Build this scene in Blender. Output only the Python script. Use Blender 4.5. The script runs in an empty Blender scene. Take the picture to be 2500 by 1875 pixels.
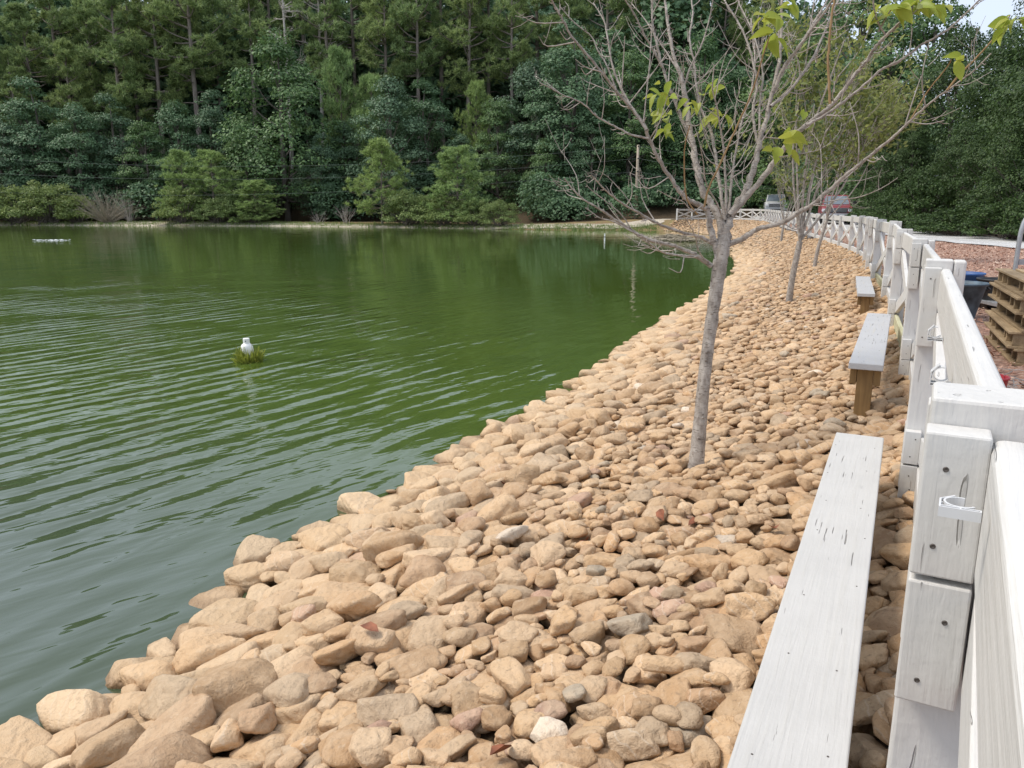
import bpy, bmesh, math, random
import numpy as np
from mathutils import Vector, Matrix

R = math.radians
S = bpy.context.scene
C = S.collection

# ------------------------------------------------------------------ camera, sky, sun, exposure
FPX, HOR = 1900.0, 508.0                    # focal length and horizon row of the 2500 x 1875 photograph
CAMZ = 1.86                                 # above the water (z = 0)
PITCH = math.atan((937.5 - HOR) / FPX)
cam = bpy.data.cameras.new('camera')
cam.sensor_width = 36.0
cam.lens = 36.0 * FPX / 2500.0
cam.clip_start = 0.05
cam.clip_end = 1500.0
cam_o = bpy.data.objects.new('camera', cam)
cam_o.location = (0, 0, CAMZ)
cam_o.rotation_euler = (math.pi / 2 - PITCH, 0, 0)
C.objects.link(cam_o)
S.camera = cam_o

SUN_EL, SUN_AZ = R(56), R(-84)              # azimuth clockwise from +Y (the view direction): from the left
world = bpy.data.worlds.new('World')
S.world = world
world.use_nodes = True
wn, wl = world.node_tree.nodes, world.node_tree.links
wn.clear()
w_out = wn.new('ShaderNodeOutputWorld')
w_bg = wn.new('ShaderNodeBackground')
w_sky = wn.new('ShaderNodeTexSky')
w_sky.sky_type = 'NISHITA'
w_sky.sun_disc = False
w_sky.sun_elevation = SUN_EL
w_sky.sun_rotation = SUN_AZ
w_sky.dust_density = 3.0
w_mix = wn.new('ShaderNodeMix')
w_mix.data_type = 'RGBA'
w_mix.inputs['Factor'].default_value = 0.72
wl.new(w_sky.outputs['Color'], w_mix.inputs['A'])
w_mix.inputs['B'].default_value = (6.2, 6.9, 8.1, 1)      # thin bright cloud over the whole sky
wl.new(w_mix.outputs['Result'], w_bg.inputs['Color'])
w_bg.inputs['Strength'].default_value = 0.145
wl.new(w_bg.outputs['Background'], w_out.inputs['Surface'])

sun = bpy.data.lights.new('sun', 'SUN')
sun.energy = 2.5
sun.angle = R(18)
sun.color = (1.0, 0.93, 0.82)
sun_o = bpy.data.objects.new('sun', sun)
C.objects.link(sun_o)
sd = Vector((math.sin(SUN_AZ) * math.cos(SUN_EL), math.cos(SUN_AZ) * math.cos(SUN_EL), math.sin(SUN_EL)))
sun_o.rotation_euler = sd.to_track_quat('Z', 'Y').to_euler()

S.view_settings.view_transform = 'Standard'
S.view_settings.look = 'None'
S.view_settings.exposure = 0.14
S.view_settings.gamma = 1.0
S.view_settings.use_curve_mapping = False
S.render.engine = 'CYCLES'
S.cycles.max_bounces = 6
S.cycles.diffuse_bounces = 3
S.cycles.glossy_bounces = 3
S.cycles.transmission_bounces = 4
S.cycles.use_denoising = True

# ------------------------------------------------------------------ helpers
FW = np.array([0, math.cos(PITCH), -math.sin(PITCH)])
UP = np.array([0, math.sin(PITCH), math.cos(PITCH)])
def at(px, py, depth):
    "the point of the place seen at a pixel of the photograph, at a depth in metres"
    p = np.array([0, 0, CAMZ]) + depth * (FW + (px - 1250) / FPX * np.array([1., 0, 0]) - (py - 937.5) / FPX * UP)
    return p
def on_z(px, py, z):
    k = math.sin(PITCH) + (py - 937.5) / FPX * math.cos(PITCH)
    return at(px, py, (CAMZ - z) / k)
def project(p):
    d = np.asarray(p, float) - np.array([0, 0, CAMZ])
    dep = d @ FW
    return 1250 + FPX * d[..., 0] / dep, 937.5 - FPX * (d @ UP) / dep, dep

def mesh_np(name, v, f):
    "mesh from arrays: v (N,3), f a list of index arrays, each (M,k)"
    me = bpy.data.meshes.new(name)
    v = np.asarray(v, np.float32)
    if not isinstance(f, (list, tuple)): f = [f]
    f = [np.asarray(a, np.int32) for a in f if len(a)]
    loops = np.concatenate([a.ravel() for a in f])
    tot = np.concatenate([np.full(len(a), a.shape[1], np.int32) for a in f])
    start = np.concatenate([[0], np.cumsum(tot)[:-1]]).astype(np.int32)
    me.vertices.add(len(v)); me.vertices.foreach_set('co', v.ravel())
    me.loops.add(len(loops)); me.loops.foreach_set('vertex_index', loops)
    me.polygons.add(len(tot)); me.polygons.foreach_set('loop_start', start)
    me.update(calc_edges=True)
    me.validate()
    return me
def link(name, me, mat=None, parent=None, smooth=False):
    if mat is not None and not me.materials: me.materials.append(mat)
    if smooth: me.polygons.foreach_set('use_smooth', np.ones(len(me.polygons), bool))
    o = bpy.data.objects.new(name, me)
    C.objects.link(o)
    if parent is not None: o.parent = parent
    return o
def tag(o, label, cat, group=None):
    o['label'] = label; o['category'] = cat
    if group: o['group'] = group
    return o
def thing(name, label, cat, loc=(0, 0, 0), rz=0, group=None):
    o = bpy.data.objects.new(name, None)
    o.empty_display_size = 0.2
    C.objects.link(o)
    o.location = loc; o.rotation_euler = (0, 0, rz)
    return tag(o, label, cat, group)
def structure(o): o['kind'] = 'structure'; return o
def stuff(o): o['kind'] = 'stuff'; return o
def dup(root, loc, rz, sc, label, group=None):
    r = root.copy(); C.objects.link(r)
    r.location = loc; r.rotation_euler = (0, 0, rz); r.scale = sc
    r['label'] = label
    if group: r['group'] = group
    for ch in list(root.children):
        c = ch.copy(); C.objects.link(c); c.parent = r
        for g in list(ch.children):
            d = g.copy(); C.objects.link(d); d.parent = c
    return r

class MB:
    "collects polygons for one mesh"
    def __init__(s): s.v = []; s.f = []
    def add(s, v, f):
        n = len(s.v); s.v += [tuple(map(float, p)) for p in v]; s.f += [[i + n for i in q] for q in f]
    def box(s, lo, hi, M=None):
        x0, y0, z0 = lo; x1, y1, z1 = hi
        v = [(x0,y0,z0),(x1,y0,z0),(x1,y1,z0),(x0,y1,z0),(x0,y0,z1),(x1,y0,z1),(x1,y1,z1),(x0,y1,z1)]
        if M is not None: v = [tuple(M @ Vector(p)) for p in v]
        s.add(v, [[3,2,1,0],[4,5,6,7],[0,1,5,4],[1,2,6,5],[2,3,7,6],[3,0,4,7]])
    def prism(s, poly, n0, n1, fr):
        "poly in (u,z), extruded along n from n0 to n1; fr(u,n,z) -> world"
        k = len(poly)
        v = [fr(u, n0, z) for u, z in poly] + [fr(u, n1, z) for u, z in poly]
        s.add(v, [list(range(k))[::-1], list(range(k, 2 * k))] + [[i, (i + 1) % k, k + (i + 1) % k, k + i] for i in range(k)])
    def lathe(s, prof, n=20, M=None, ex=1.0, ey=1.0):
        v = []; f = []
        for r, z in prof:
            for i in range(n):
                a = 2 * math.pi * i / n
                p = (r * ex * math.cos(a), r * ey * math.sin(a), z)
                v.append(tuple(M @ Vector(p)) if M is not None else p)
        for j in range(len(prof) - 1):
            for i in range(n):
                f.append([j*n+i, j*n+(i+1)%n, (j+1)*n+(i+1)%n, (j+1)*n+i])
        f.append(list(range(n))[::-1]); f.append([(len(prof)-1)*n+i for i in range(n)])
        s.add(v, f)
    def tube(s, pts, rad, n=6, cap=True):
        v, f = tube_arrays(pts, rad, n)
        s.add(v, [list(q) for q in f])
        if cap:
            k = len(s.v) - len(v)
            s.f.append([k + i for i in range(n)][::-1]); s.f.append([k + len(v) - n + i for i in range(n)])
    def build(s, name, mat, parent=None, smooth=False, bevel=0, seg=2):
        me = bpy.data.meshes.new(name)
        me.from_pydata(s.v, [], s.f); me.update()
        bm = bmesh.new(); bm.from_mesh(me); bmesh.ops.recalc_face_normals(bm, faces=bm.faces); bm.to_mesh(me); bm.free()
        o = link(name, me, mat, parent, smooth)
        if bevel:
            m = o.modifiers.new('bevel', 'BEVEL'); m.width = bevel; m.segments = seg; m.limit_method = 'ANGLE'
            m.harden_normals = False
        return o

def tube_arrays(pts, rad, n=6):
    P = np.asarray(pts, float); rad = np.broadcast_to(np.asarray(rad, float), (len(P),))
    T = np.gradient(P, axis=0); T /= np.linalg.norm(T, axis=1)[:, None] + 1e-9
    ref = np.array([0.31, 0.95, 0.05]) if abs(T[0][2]) > .5 else np.array([0.05, 0.1, 1.0])
    A = np.cross(T, ref); A /= np.linalg.norm(A, axis=1)[:, None] + 1e-9
    B = np.cross(T, A)
    a = np.arange(n) * 2 * np.pi / n
    V = P[:, None] + rad[:, None, None] * (np.cos(a)[None, :, None] * A[:, None] + np.sin(a)[None, :, None] * B[:, None])
    m = len(P); i = np.arange(n); j = np.arange(m - 1)[:, None] * n
    F = np.stack([j + i, j + (i + 1) % n, j + n + (i + 1) % n, j + n + i], -1).reshape(-1, 4)
    return V.reshape(-1, 3), F
def smooth_path(P, rad, k=4):
    P = np.asarray(P, float); rad = np.asarray(rad, float)
    Q = np.vstack([2 * P[0] - P[1], P, 2 * P[-1] - P[-2]])
    out = []; ro = []
    for i in range(1, len(Q) - 2):
        for t in np.arange(k) / k:
            a, b, c, d = Q[i-1], Q[i], Q[i+1], Q[i+2]
            out.append(.5 * (2*b + (c-a)*t + (2*a-5*b+4*c-d)*t*t + (3*b-a-3*c+d)*t**3))
            ro.append(rad[i-1] * (1-t) + rad[i] * t)
    out.append(P[-1]); ro.append(rad[-1])
    return np.array(out), np.array(ro)
class Acc:
    "fast accumulator for array meshes"
    def __init__(s): s.v = []; s.f3 = []; s.f4 = []; s.n = 0
    def add(s, v, f):
        f = np.asarray(f) + s.n
        (s.f3 if f.shape[1] == 3 else s.f4).append(f)
        s.v.append(np.asarray(v, float)); s.n += len(v)
    def mesh(s, name):
        fs = []
        if s.f3: fs.append(np.concatenate(s.f3))
        if s.f4: fs.append(np.concatenate(s.f4))
        return mesh_np(name, np.concatenate(s.v), fs)

# ------------------------------------------------------------------ materials
class NT:
    def __init__(s, name):
        s.m = bpy.data.materials.new(name); s.m.use_nodes = True
        s.t = s.m.node_tree; s.t.nodes.clear()
        s.out = s.n('OutputMaterial'); s.b = s.n('BsdfPrincipled')
        s.l(s.b.outputs[0], s.out.inputs['Surface'])
    def n(s, kind, **kw):
        nd = s.t.nodes.new('ShaderNode' + kind)
        for k, v in kw.items(): setattr(nd, k, v)
        return nd
    def l(s, a, b): s.t.links.new(a, b)
    def put(s, sock, v):
        if hasattr(v, 'is_linked') or hasattr(v, 'links'): s.l(v, sock)
        else: sock.default_value = v
    def noise(s, vec, scale, detail=3, rough=.55, dist=0.0):
        nd = s.n('TexNoise'); s.put(nd.inputs['Vector'], vec)
        nd.inputs['Scale'].default_value = scale; nd.inputs['Detail'].default_value = detail
        nd.inputs['Roughness'].default_value = rough; nd.inputs['Distortion'].default_value = dist
        return nd.outputs['Fac']
    def ramp(s, fac, stops, interp='LINEAR'):
        nd = s.n('ValToRGB'); s.put(nd.inputs['Fac'], fac)
        cr = nd.color_ramp; cr.interpolation = interp
        while len(cr.elements) < len(stops): cr.elements.new(.5)
        for e, (p, c) in zip(cr.elements, stops):
            e.position = p; e.color = (c, c, c, 1) if isinstance(c, (int, float)) else (*c, 1)
        return nd.outputs['Color']
    def mix(s, fac, a, b, blend='MIX'):
        nd = s.n('Mix', data_type='RGBA', blend_type=blend)
        s.put(nd.inputs['Factor'], fac)
        for k, v in (('A', a), ('B', b)):
            s.put(nd.inputs[k], (*v, 1) if isinstance(v, tuple) and len(v) == 3 else v)
        return nd.outputs['Result']
    def math(s, op, a, b=0.0, clamp=False):
        nd = s.n('Math', operation=op, use_clamp=clamp)
        s.put(nd.inputs[0], a); s.put(nd.inputs[1], b)
        return nd.outputs[0]
    def maprange(s, v, a, b, c=0.0, d=1.0, smooth=True):
        nd = s.n('MapRange', interpolation_type='SMOOTHSTEP' if smooth else 'LINEAR')
        s.put(nd.inputs['Value'], v)
        for k, x in (('From Min', a), ('From Max', b), ('To Min', c), ('To Max', d)): nd.inputs[k].default_value = x
        return nd.outputs['Result']
    def pos(s): return s.n('NewGeometry').outputs['Position']
    def obj(s): return s.n('TexCoord').outputs['Object']
    def mapping(s, vec, scale=(1, 1, 1), rot=(0, 0, 0)):
        nd = s.n('Mapping'); s.put(nd.inputs['Vector'], vec)
        nd.inputs['Scale'].default_value = scale; nd.inputs['Rotation'].default_value = rot
        return nd.outputs['Vector']
    def bump(s, h, strength=1.0, dist=0.01, normal=None):
        nd = s.n('Bump'); s.put(nd.inputs['Height'], h)
        nd.inputs['Strength'].default_value = strength; nd.inputs['Distance'].default_value = dist
        if normal is not None: s.l(normal, nd.inputs['Normal'])
        s.l(nd.outputs['Normal'], s.b.inputs['Normal'])
        return nd.outputs['Normal']
    def done(s, color, rough=.7, spec=None, metal=0.0):
        c = (*color, 1) if isinstance(color, tuple) and len(color) == 3 else color
        s.put(s.b.inputs['Base Color'], c); s.put(s.b.inputs['Roughness'], rough)
        if spec is not None: s.b.inputs['Specular IOR Level'].default_value = spec
        s.b.inputs['Metallic'].default_value = metal
        return s.m

def mat_plain(name, col, rough=.6, var=.15, scale=8.0, spec=None, metal=0.0, bump=0.0):
    t = NT(name); o = t.obj()
    n = t.noise(o, scale, 4)
    c = t.mix(t.ramp(n, [(.3, 0.0), (.7, 1.0)]), tuple(x * (1 - var) for x in col), tuple(min(1, x * (1 + var)) for x in col))
    if bump: t.bump(t.noise(o, scale * 4, 4), 1.0, bump)
    return t.done(c, rough, spec, metal)

def mat_stone(name, per_island):
    t = NT(name); p = t.pos()
    rnd = t.n('NewGeometry').outputs['Random Per Island'] if per_island else t.n('ObjectInfo').outputs['Random']
    wn_ = t.n('TexWhiteNoise', noise_dimensions='1D'); t.put(wn_.inputs['W'], rnd); rnd2 = wn_.outputs['Value']
    base = t.ramp(rnd, [(0.0, (.54, .365, .215)), (.16, (.58, .405, .25)), (.32, (.48, .315, .185)), (.45, (.56, .39, .245)),
                        (.57, (.46, .305, .19)), (.67, (.61, .44, .285)), (.79, (.46, .345, .235)), (.87, (.52, .335, .19)),
                        (.962, (.42, .35, .265)), (.976, (.48, .31, .225)), (.989, (.66, .56, .45))], 'CONSTANT')
    off = t.n('VectorMath', operation='ADD'); t.l(p, off.inputs[0])
    cx = t.n('CombineXYZ'); t.put(cx.inputs[0], t.math('MULTIPLY', rnd2, 37.0)); t.put(cx.inputs[1], t.math('MULTIPLY', rnd, 53.0))
    t.l(cx.outputs[0], off.inputs[1]); q = off.outputs[0]
    n1 = t.noise(q, 11.0, 4, .6, .6)
    n2 = t.noise(q, 48.0, 5, .65)
    val = t.n('HueSaturation'); t.put(val.inputs['Color'], base); val.inputs['Saturation'].default_value = 1.06
    t.put(val.inputs['Value'], t.math('ADD', .72, t.math('MULTIPLY', rnd2, .40)))
    c = t.mix(t.ramp(n1, [(.42, 0.0), (.72, .55)]), val.outputs[0], (.62, .46, .305))       # pale clay dust
    c = t.mix(t.ramp(n1, [(.24, .5), (.42, 0.0)]), c, (.42, .26, .14))                     # rusty patches
    c = t.mix(t.ramp(n2, [(.58, 0.0), (.75, .45)]), c, (.64, .54, .41))                      # chipped light flecks
    c = t.mix(t.ramp(n2, [(.28, .65), (.44, 0.0)]), c, (.20, .14, .09))                     # dark pits
    wv = t.n('TexWave', wave_type='BANDS'); t.l(t.mapping(q, (1, 1, 1), (.5, .7, .3)), wv.inputs['Vector'])
    wv.inputs['Scale'].default_value = 9.0; wv.inputs['Distortion'].default_value = 9.0; wv.inputs['Detail'].default_value = 3.0
    vein = t.ramp(wv.outputs['Fac'], [(.0, 0.0), (.93, 0.0), (.99, .3)])
    c = t.mix(t.math('MULTIPLY', vein, t.math('GREATER_THAN', rnd2, .82)), c, (.66, .58, .47))
    z = t.n('SeparateXYZ'); t.l(p, z.inputs[0])
    low = t.maprange(z.outputs['Z'], .42, .06)
    c = t.mix(t.math('MULTIPLY', low, .40), c, (.70, .52, .325))                              # clay-washed stones down by the pond
    wet = t.maprange(z.outputs['Z'], .05, .008)
    c = t.mix(t.math('MULTIPLY', wet, .72), c, (.22, .125, .055))                              # stained at the waterline
    h = t.math('ADD', t.math('MULTIPLY', n1, .6), t.math('MULTIPLY', n2, .32))
    h = t.math('ADD', h, t.math('MULTIPLY', t.noise(q, 170.0, 3), .10))
    h = t.math('ADD', h, t.math('MULTIPLY', wv.outputs['Fac'], .10))
    t.bump(h, 1.0, .026)
    return t.done(c, t.math('SUBTRACT', .82, t.math('MULTIPLY', wet, .45)), .35)

def mat_paint(name, wear=.35, grain=(60, 60, 4), tint=(.66, .64, .605), crack=.4):
    t = NT(name); o = t.obj(); p = t.pos()
    g = t.noise(t.mapping(o, grain), 1.0, 4, .6, .3)
    m = t.noise(p, 5.0, 4, .6)
    fine = t.noise(p, 60.0, 3)
    c = t.mix(t.ramp(m, [(.35, 0.0), (.75, 1.0)]), tint, tuple(x * .90 for x in tint))
    c = t.mix(t.math('MULTIPLY', t.ramp(g, [(.52, 0.0), (.80, 1.0)]), wear), c, (.50, .48, .44))
    cr = t.ramp(t.noise(t.mapping(o, tuple(x * 1.6 for x in grain)), 1.0, 2, .5), [(.275, 1.0), (.305, 0.0)])
    c = t.mix(t.math('MULTIPLY', cr, crack), c, (.16, .145, .125))
    c = t.mix(t.math('MULTIPLY', t.ramp(fine, [(.72, 0.0), (.80, 1.0)]), .3 * wear), c, (.42, .40, .36))
    h = t.math('ADD', t.math('MULTIPLY', g, .8), t.math('MULTIPLY', fine, .25))
    h = t.math('SUBTRACT', h, t.math('MULTIPLY', cr, 1.2))
    t.bump(h, .9, .0036)
    return t.done(c, .55, .4)

def mat_wood(name, a, b, grain=(40, 40, 3), rough=.8):
    t = NT(name); o = t.obj()
    g = t.noise(t.mapping(o, grain), 1.0, 5, .65, .8)
    m = t.noise(o, 3.0, 3)
    c = t.mix(t.ramp(g, [(.3, 0.0), (.7, 1.0)]), a, b)
    c = t.mix(t.ramp(m, [(.45, 0.0), (.75, .5)]), c, tuple(x * .55 for x in a))
    rn = t.n('ObjectInfo').outputs['Random']
    hv = t.n('HueSaturation'); t.put(hv.inputs['Color'], c); t.put(hv.inputs['Value'], t.math('ADD', .75, t.math('MULTIPLY', rn, .5)))
    t.bump(g, .8, .003)
    return t.done(hv.outputs[0], rough, .25)

def mat_leaf(name, a, b, c3, trans=.35, var=.5, rough=.5):
    "a..b by leaf, shifted towards c3 from one plant to the next"
    t = NT(name)
    isl = t.n('NewGeometry').outputs['Random Per Island']; ob = t.n('ObjectInfo').outputs['Random']
    c = t.mix(isl, a, b)
    c = t.mix(t.math('MULTIPLY', ob, var), c, c3)
    cl = t.noise(t.obj(), .55, 2)
    hv = t.n('HueSaturation'); t.put(hv.inputs['Color'], c)
    t.put(hv.inputs['Value'], t.math('ADD', .62, t.math('ADD', t.math('MULTIPLY', cl, .5), t.math('MULTIPLY', isl, .35))))
    col = hv.outputs[0]
    tr = t.n('BsdfTranslucent'); t.l(col, tr.inputs['Color'])
    ms = t.n('MixShader'); ms.inputs[0].default_value = trans
    t.l(t.b.outputs[0], ms.inputs[1]); t.l(tr.outputs[0], ms.inputs[2]); t.l(ms.outputs[0], t.out.inputs['Surface'])
    return t.done(col, rough, .3)

def mat_bark(name, a, b, scale=6.0, stretch=.25, spots=None, bump=.01):
    t = NT(name); o = t.obj()
    n = t.noise(t.mapping(o, (1, 1, stretch)), scale, 5, .65, .4)
    c = t.mix(t.ramp(n, [(.32, 0.0), (.68, 1.0)]), a, b)
    if spots:
        s2 = t.noise(t.mapping(o, (1, 1, 5.0)), scale * .9, 4, .6)
        c = t.mix(t.ramp(s2, [(.56, 0.0), (.66, .8)]), c, spots)
        s3 = t.noise(o, scale * .35, 3)
        c = t.mix(t.ramp(s3, [(.52, 0.0), (.72, .6)]), c, tuple(x * .62 for x in a))
        n = t.math('ADD', n, t.math('MULTIPLY', s2, .6))
    t.bump(n, 1.0, bump)
    return t.done(c, .85, .25)

M = {}
M['stone'] = mat_stone('stone', False)
M['stones'] = mat_stone('stones_joined', True)
M['paint'] = mat_paint('white_fence_paint', .20, (45, 45, 4.5), crack=.22)
M['paint_u'] = mat_paint('white_rail_paint', .22, (3, 60, 60), crack=.28)
M['bench'] = mat_paint('white_bench_paint', .55, (3.2, 70, 70), (.55, .535, .51), .8)
M['bench_grey'] = mat_paint('grey_bench_paint', .9, (3.2, 60, 60), (.49, .49, .495), .6)
M['screw'] = mat_plain('screw_steel', (.10, .085, .075), .5, .3, metal=.4)
M['brown_wood'] = mat_wood('brown_post_wood', (.17, .10, .042), (.29, .18, .075), (30, 30, 3))
M['green_wood'] = mat_wood('treated_board_wood', (.36, .34, .20), (.50, .48, .33), (3, 40, 40))
M['pallet'] = mat_wood('pallet_wood', (.22, .155, .09), (.40, .30, .18), (3, 30, 30))
M['bark'] = mat_bark('young_tree_bark', (.24, .20, .168), (.50, .45, .395), 34.0, .5, (.085, .066, .052), .006)
M['twig'] = mat_bark('young_tree_twig_bark', (.26, .21, .175), (.55, .50, .45), 30.0, .5, None, .002)
M['shoot'] = mat_bark('brown_shoot_bark', (.25, .155, .075), (.38, .255, .13), 30.0, .3, None, .001)
M['bark_far'] = mat_bark('pine_bark', (.15, .12, .10), (.30, .255, .215), 5.0, .25, None, .03)
M['bark_dark'] = mat_bark('broadleaf_bark', (.10, .085, .07), (.19, .165, .14), 5.0, .25, None, .03)
M['snag'] = mat_bark('dead_tree_wood', (.36, .32, .28), (.55, .50, .45), 5.0, .25, None, .02)
M['deadtwig'] = mat_bark('dead_bush_twigs', (.27, .235, .18), (.40, .35, .27), 9.0, .3, None, .005)
M['leaf_blue'] = mat_leaf('leaf_blue_green', (.080, .140, .084), (.15, .23, .13), (.115, .21, .085), .28)
M['leaf_mid'] = mat_leaf('leaf_mid_green', (.080, .145, .055), (.17, .26, .085), (.115, .215, .10), .30)
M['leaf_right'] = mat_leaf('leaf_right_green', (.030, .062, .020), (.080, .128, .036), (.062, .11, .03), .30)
M['leaf_bush'] = mat_leaf('leaf_bush_green', (.15, .21, .065), (.29, .345, .11), (.20, .28, .12), .40)
M['needle'] = mat_leaf('pine_needles', (.18, .25, .09), (.38, .45, .17), (.18, .28, .12), .36)
M['needle_y'] = mat_leaf('young_pine_needles', (.22, .31, .10), (.38, .48, .17), (.22, .35, .16), .38)
M['leaf_olive'] = mat_leaf('leaf_olive', (.135, .175, .05), (.30, .33, .10), (.24, .25, .08), .40)
M['leaf_big'] = mat_leaf('leaf_yellow_green', (.22, .31, .04), (.38, .46, .08), (.44, .42, .07), .45, .6, .4)
M['leaf_dead'] = mat_plain('dead_leaf', (.24, .085, .04), .7, .5, 30.0)
M['glass'] = mat_plain('windscreen_glass', (.16, .19, .22), .08, .1, spec=.6)
M['red'] = mat_plain('red_car_paint', (.27, .05, .06), .3, .06, spec=.6)
M['palecar'] = mat_plain('pale_grey_car_paint', (.58, .58, .58), .3, .05, spec=.6)
M['black'] = mat_plain('black_plastic', (.018, .018, .02), .5, .2)
M['chrome'] = mat_plain('grey_bumper_metal', (.42, .43, .44), .3, .1, metal=.7)
M['lamp'] = mat_plain('headlamp_glass', (.75, .76, .78), .15, .1, spec=.7)
M['tyre'] = mat_plain('tyre_rubber', (.03, .03, .03), .85, .2)
M['tub_blue'] = mat_plain('blue_tub_plastic', (.035, .10, .28), .5, .2, 5.0)
M['tub_dark'] = mat_plain('dark_blue_tub_plastic', (.075, .115, .15), .55, .55, 9.0)
M['steel'] = mat_plain('galvanised_tube', (.42, .43, .44), .42, .15, 12.0, metal=.55)
M['red_bucket'] = mat_plain('red_bucket_plastic', (.42, .02, .03), .4, .1)
M['wire'] = mat_plain('galvanised_wire', (.40, .39, .37), .5, .2, metal=.4)
M['cable'] = mat_plain('overhead_cable', (.12, .15, .13), .6, .1)
M['plastic'] = mat_plain('white_clip_plastic', (.66, .66, .66), .4, .05)
M['jug'] = mat_plain('white_jug_plastic', (.86, .85, .82), .35, .04)
M['weed'] = mat_leaf('pond_weed', (.26, .34, .05), (.55, .58, .13), (.4, .4, .1), .5)
M['reed'] = mat_wood('dry_reeds', (.20, .17, .12), (.38, .33, .25), (10, 10, 10))
M['foam'] = mat_plain('white_foam', (.85, .87, .87), .6, .05)
M['pole_wood'] = mat_wood('pole_wood', (.30, .24, .18), (.46, .39, .31), (20, 20, .6))
M['orange'] = mat_plain('orange_pipe_plastic', (.60, .15, .06), .5, .1)

def mat_ground():
    t = NT('ground'); p = t.pos()
    at_ = t.n('Attribute', attribute_name='zone'); sep = t.n('SeparateColor'); t.l(at_.outputs['Color'], sep.inputs[0])
    w = t.noise(p, 1.6, 4, .6)
    def edge(ch): return t.maprange(t.math('ADD', ch, t.math('MULTIPLY', t.math('SUBTRACT', w, .5), .7)), .35, .65)
    litter = t.ramp(t.noise(p, 7.0, 5, .7), [(.3, (.045, .034, .022)), (.7, (.12, .085, .05))])
    v = t.n('TexVoronoi'); t.l(t.mapping(p, (20, 46, 20), (0, 0, .5)), v.inputs['Vector']); v.inputs['Scale'].default_value = 1.0
    sv = t.n('SeparateColor'); t.l(v.outputs['Color'], sv.inputs[0])
    mul = t.ramp(sv.outputs[0], [(0.0, (.27, .15, .11)), (.35, (.40, .24, .175)), (.7, (.48, .31, .235)), (1.0, (.56, .42, .33))])
    mul = t.mix(t.ramp(t.noise(p, 2.2, 4), [(.35, 0.0), (.7, .6)]), mul, (.27, .15, .11))
    v2 = t.n('TexVoronoi'); t.l(p, v2.inputs['Vector']); v2.inputs['Scale'].default_value = 22.0
    sg = t.n('SeparateColor'); t.l(v2.outputs['Color'], sg.inputs[0])
    grav = t.ramp(sg.outputs[0], [(0.0, (.33, .32, .31)), (.5, (.52, .51, .49)), (1.0, (.70, .69, .67))])
    dirt = t.ramp(t.noise(p, 2.6, 6, .7), [(.28, (.17, .10, .055)), (.45, (.28, .18, .10)), (.6, (.20, .19, .075)), (.75, (.34, .25, .15))])
    c = t.mix(edge(sep.outputs[2]), litter, dirt)
    c = t.mix(edge(sep.outputs[0]), c, mul)
    c = t.mix(edge(sep.outputs[1]), c, grav)
    t.bump(t.math('ADD', t.noise(p, 30.0, 4, .7), v2.outputs['Distance']), 1.0, .03)
    return t.done(c, .9, .2)
M['ground'] = mat_ground()
M['soil'] = mat_plain('bank_soil', (.11, .075, .045), .95, .4, 14.0, bump=.02)
def mat_gravel(name, lo, hi):
    t = NT(name); p = t.pos()
    v2 = t.n('TexVoronoi'); t.l(p, v2.inputs['Vector']); v2.inputs['Scale'].default_value = 20.0
    sg = t.n('SeparateColor'); t.l(v2.outputs['Color'], sg.inputs[0])
    c = t.mix(sg.outputs[0], lo, hi)
    c = t.mix(t.ramp(t.noise(p, 1.3, 4), [(.45, 0.0), (.7, .5)]), c, tuple(x * .6 for x in lo))
    t.bump(v2.outputs['Distance'], 1.0, .03)
    return t.done(c, .9, .2)
M['gravel'] = mat_gravel('pale_gravel', (.42, .41, .40), (.74, .73, .71))
M['path'] = mat_gravel('far_path_gravel', (.40, .33, .24), (.66, .60, .50))

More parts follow.
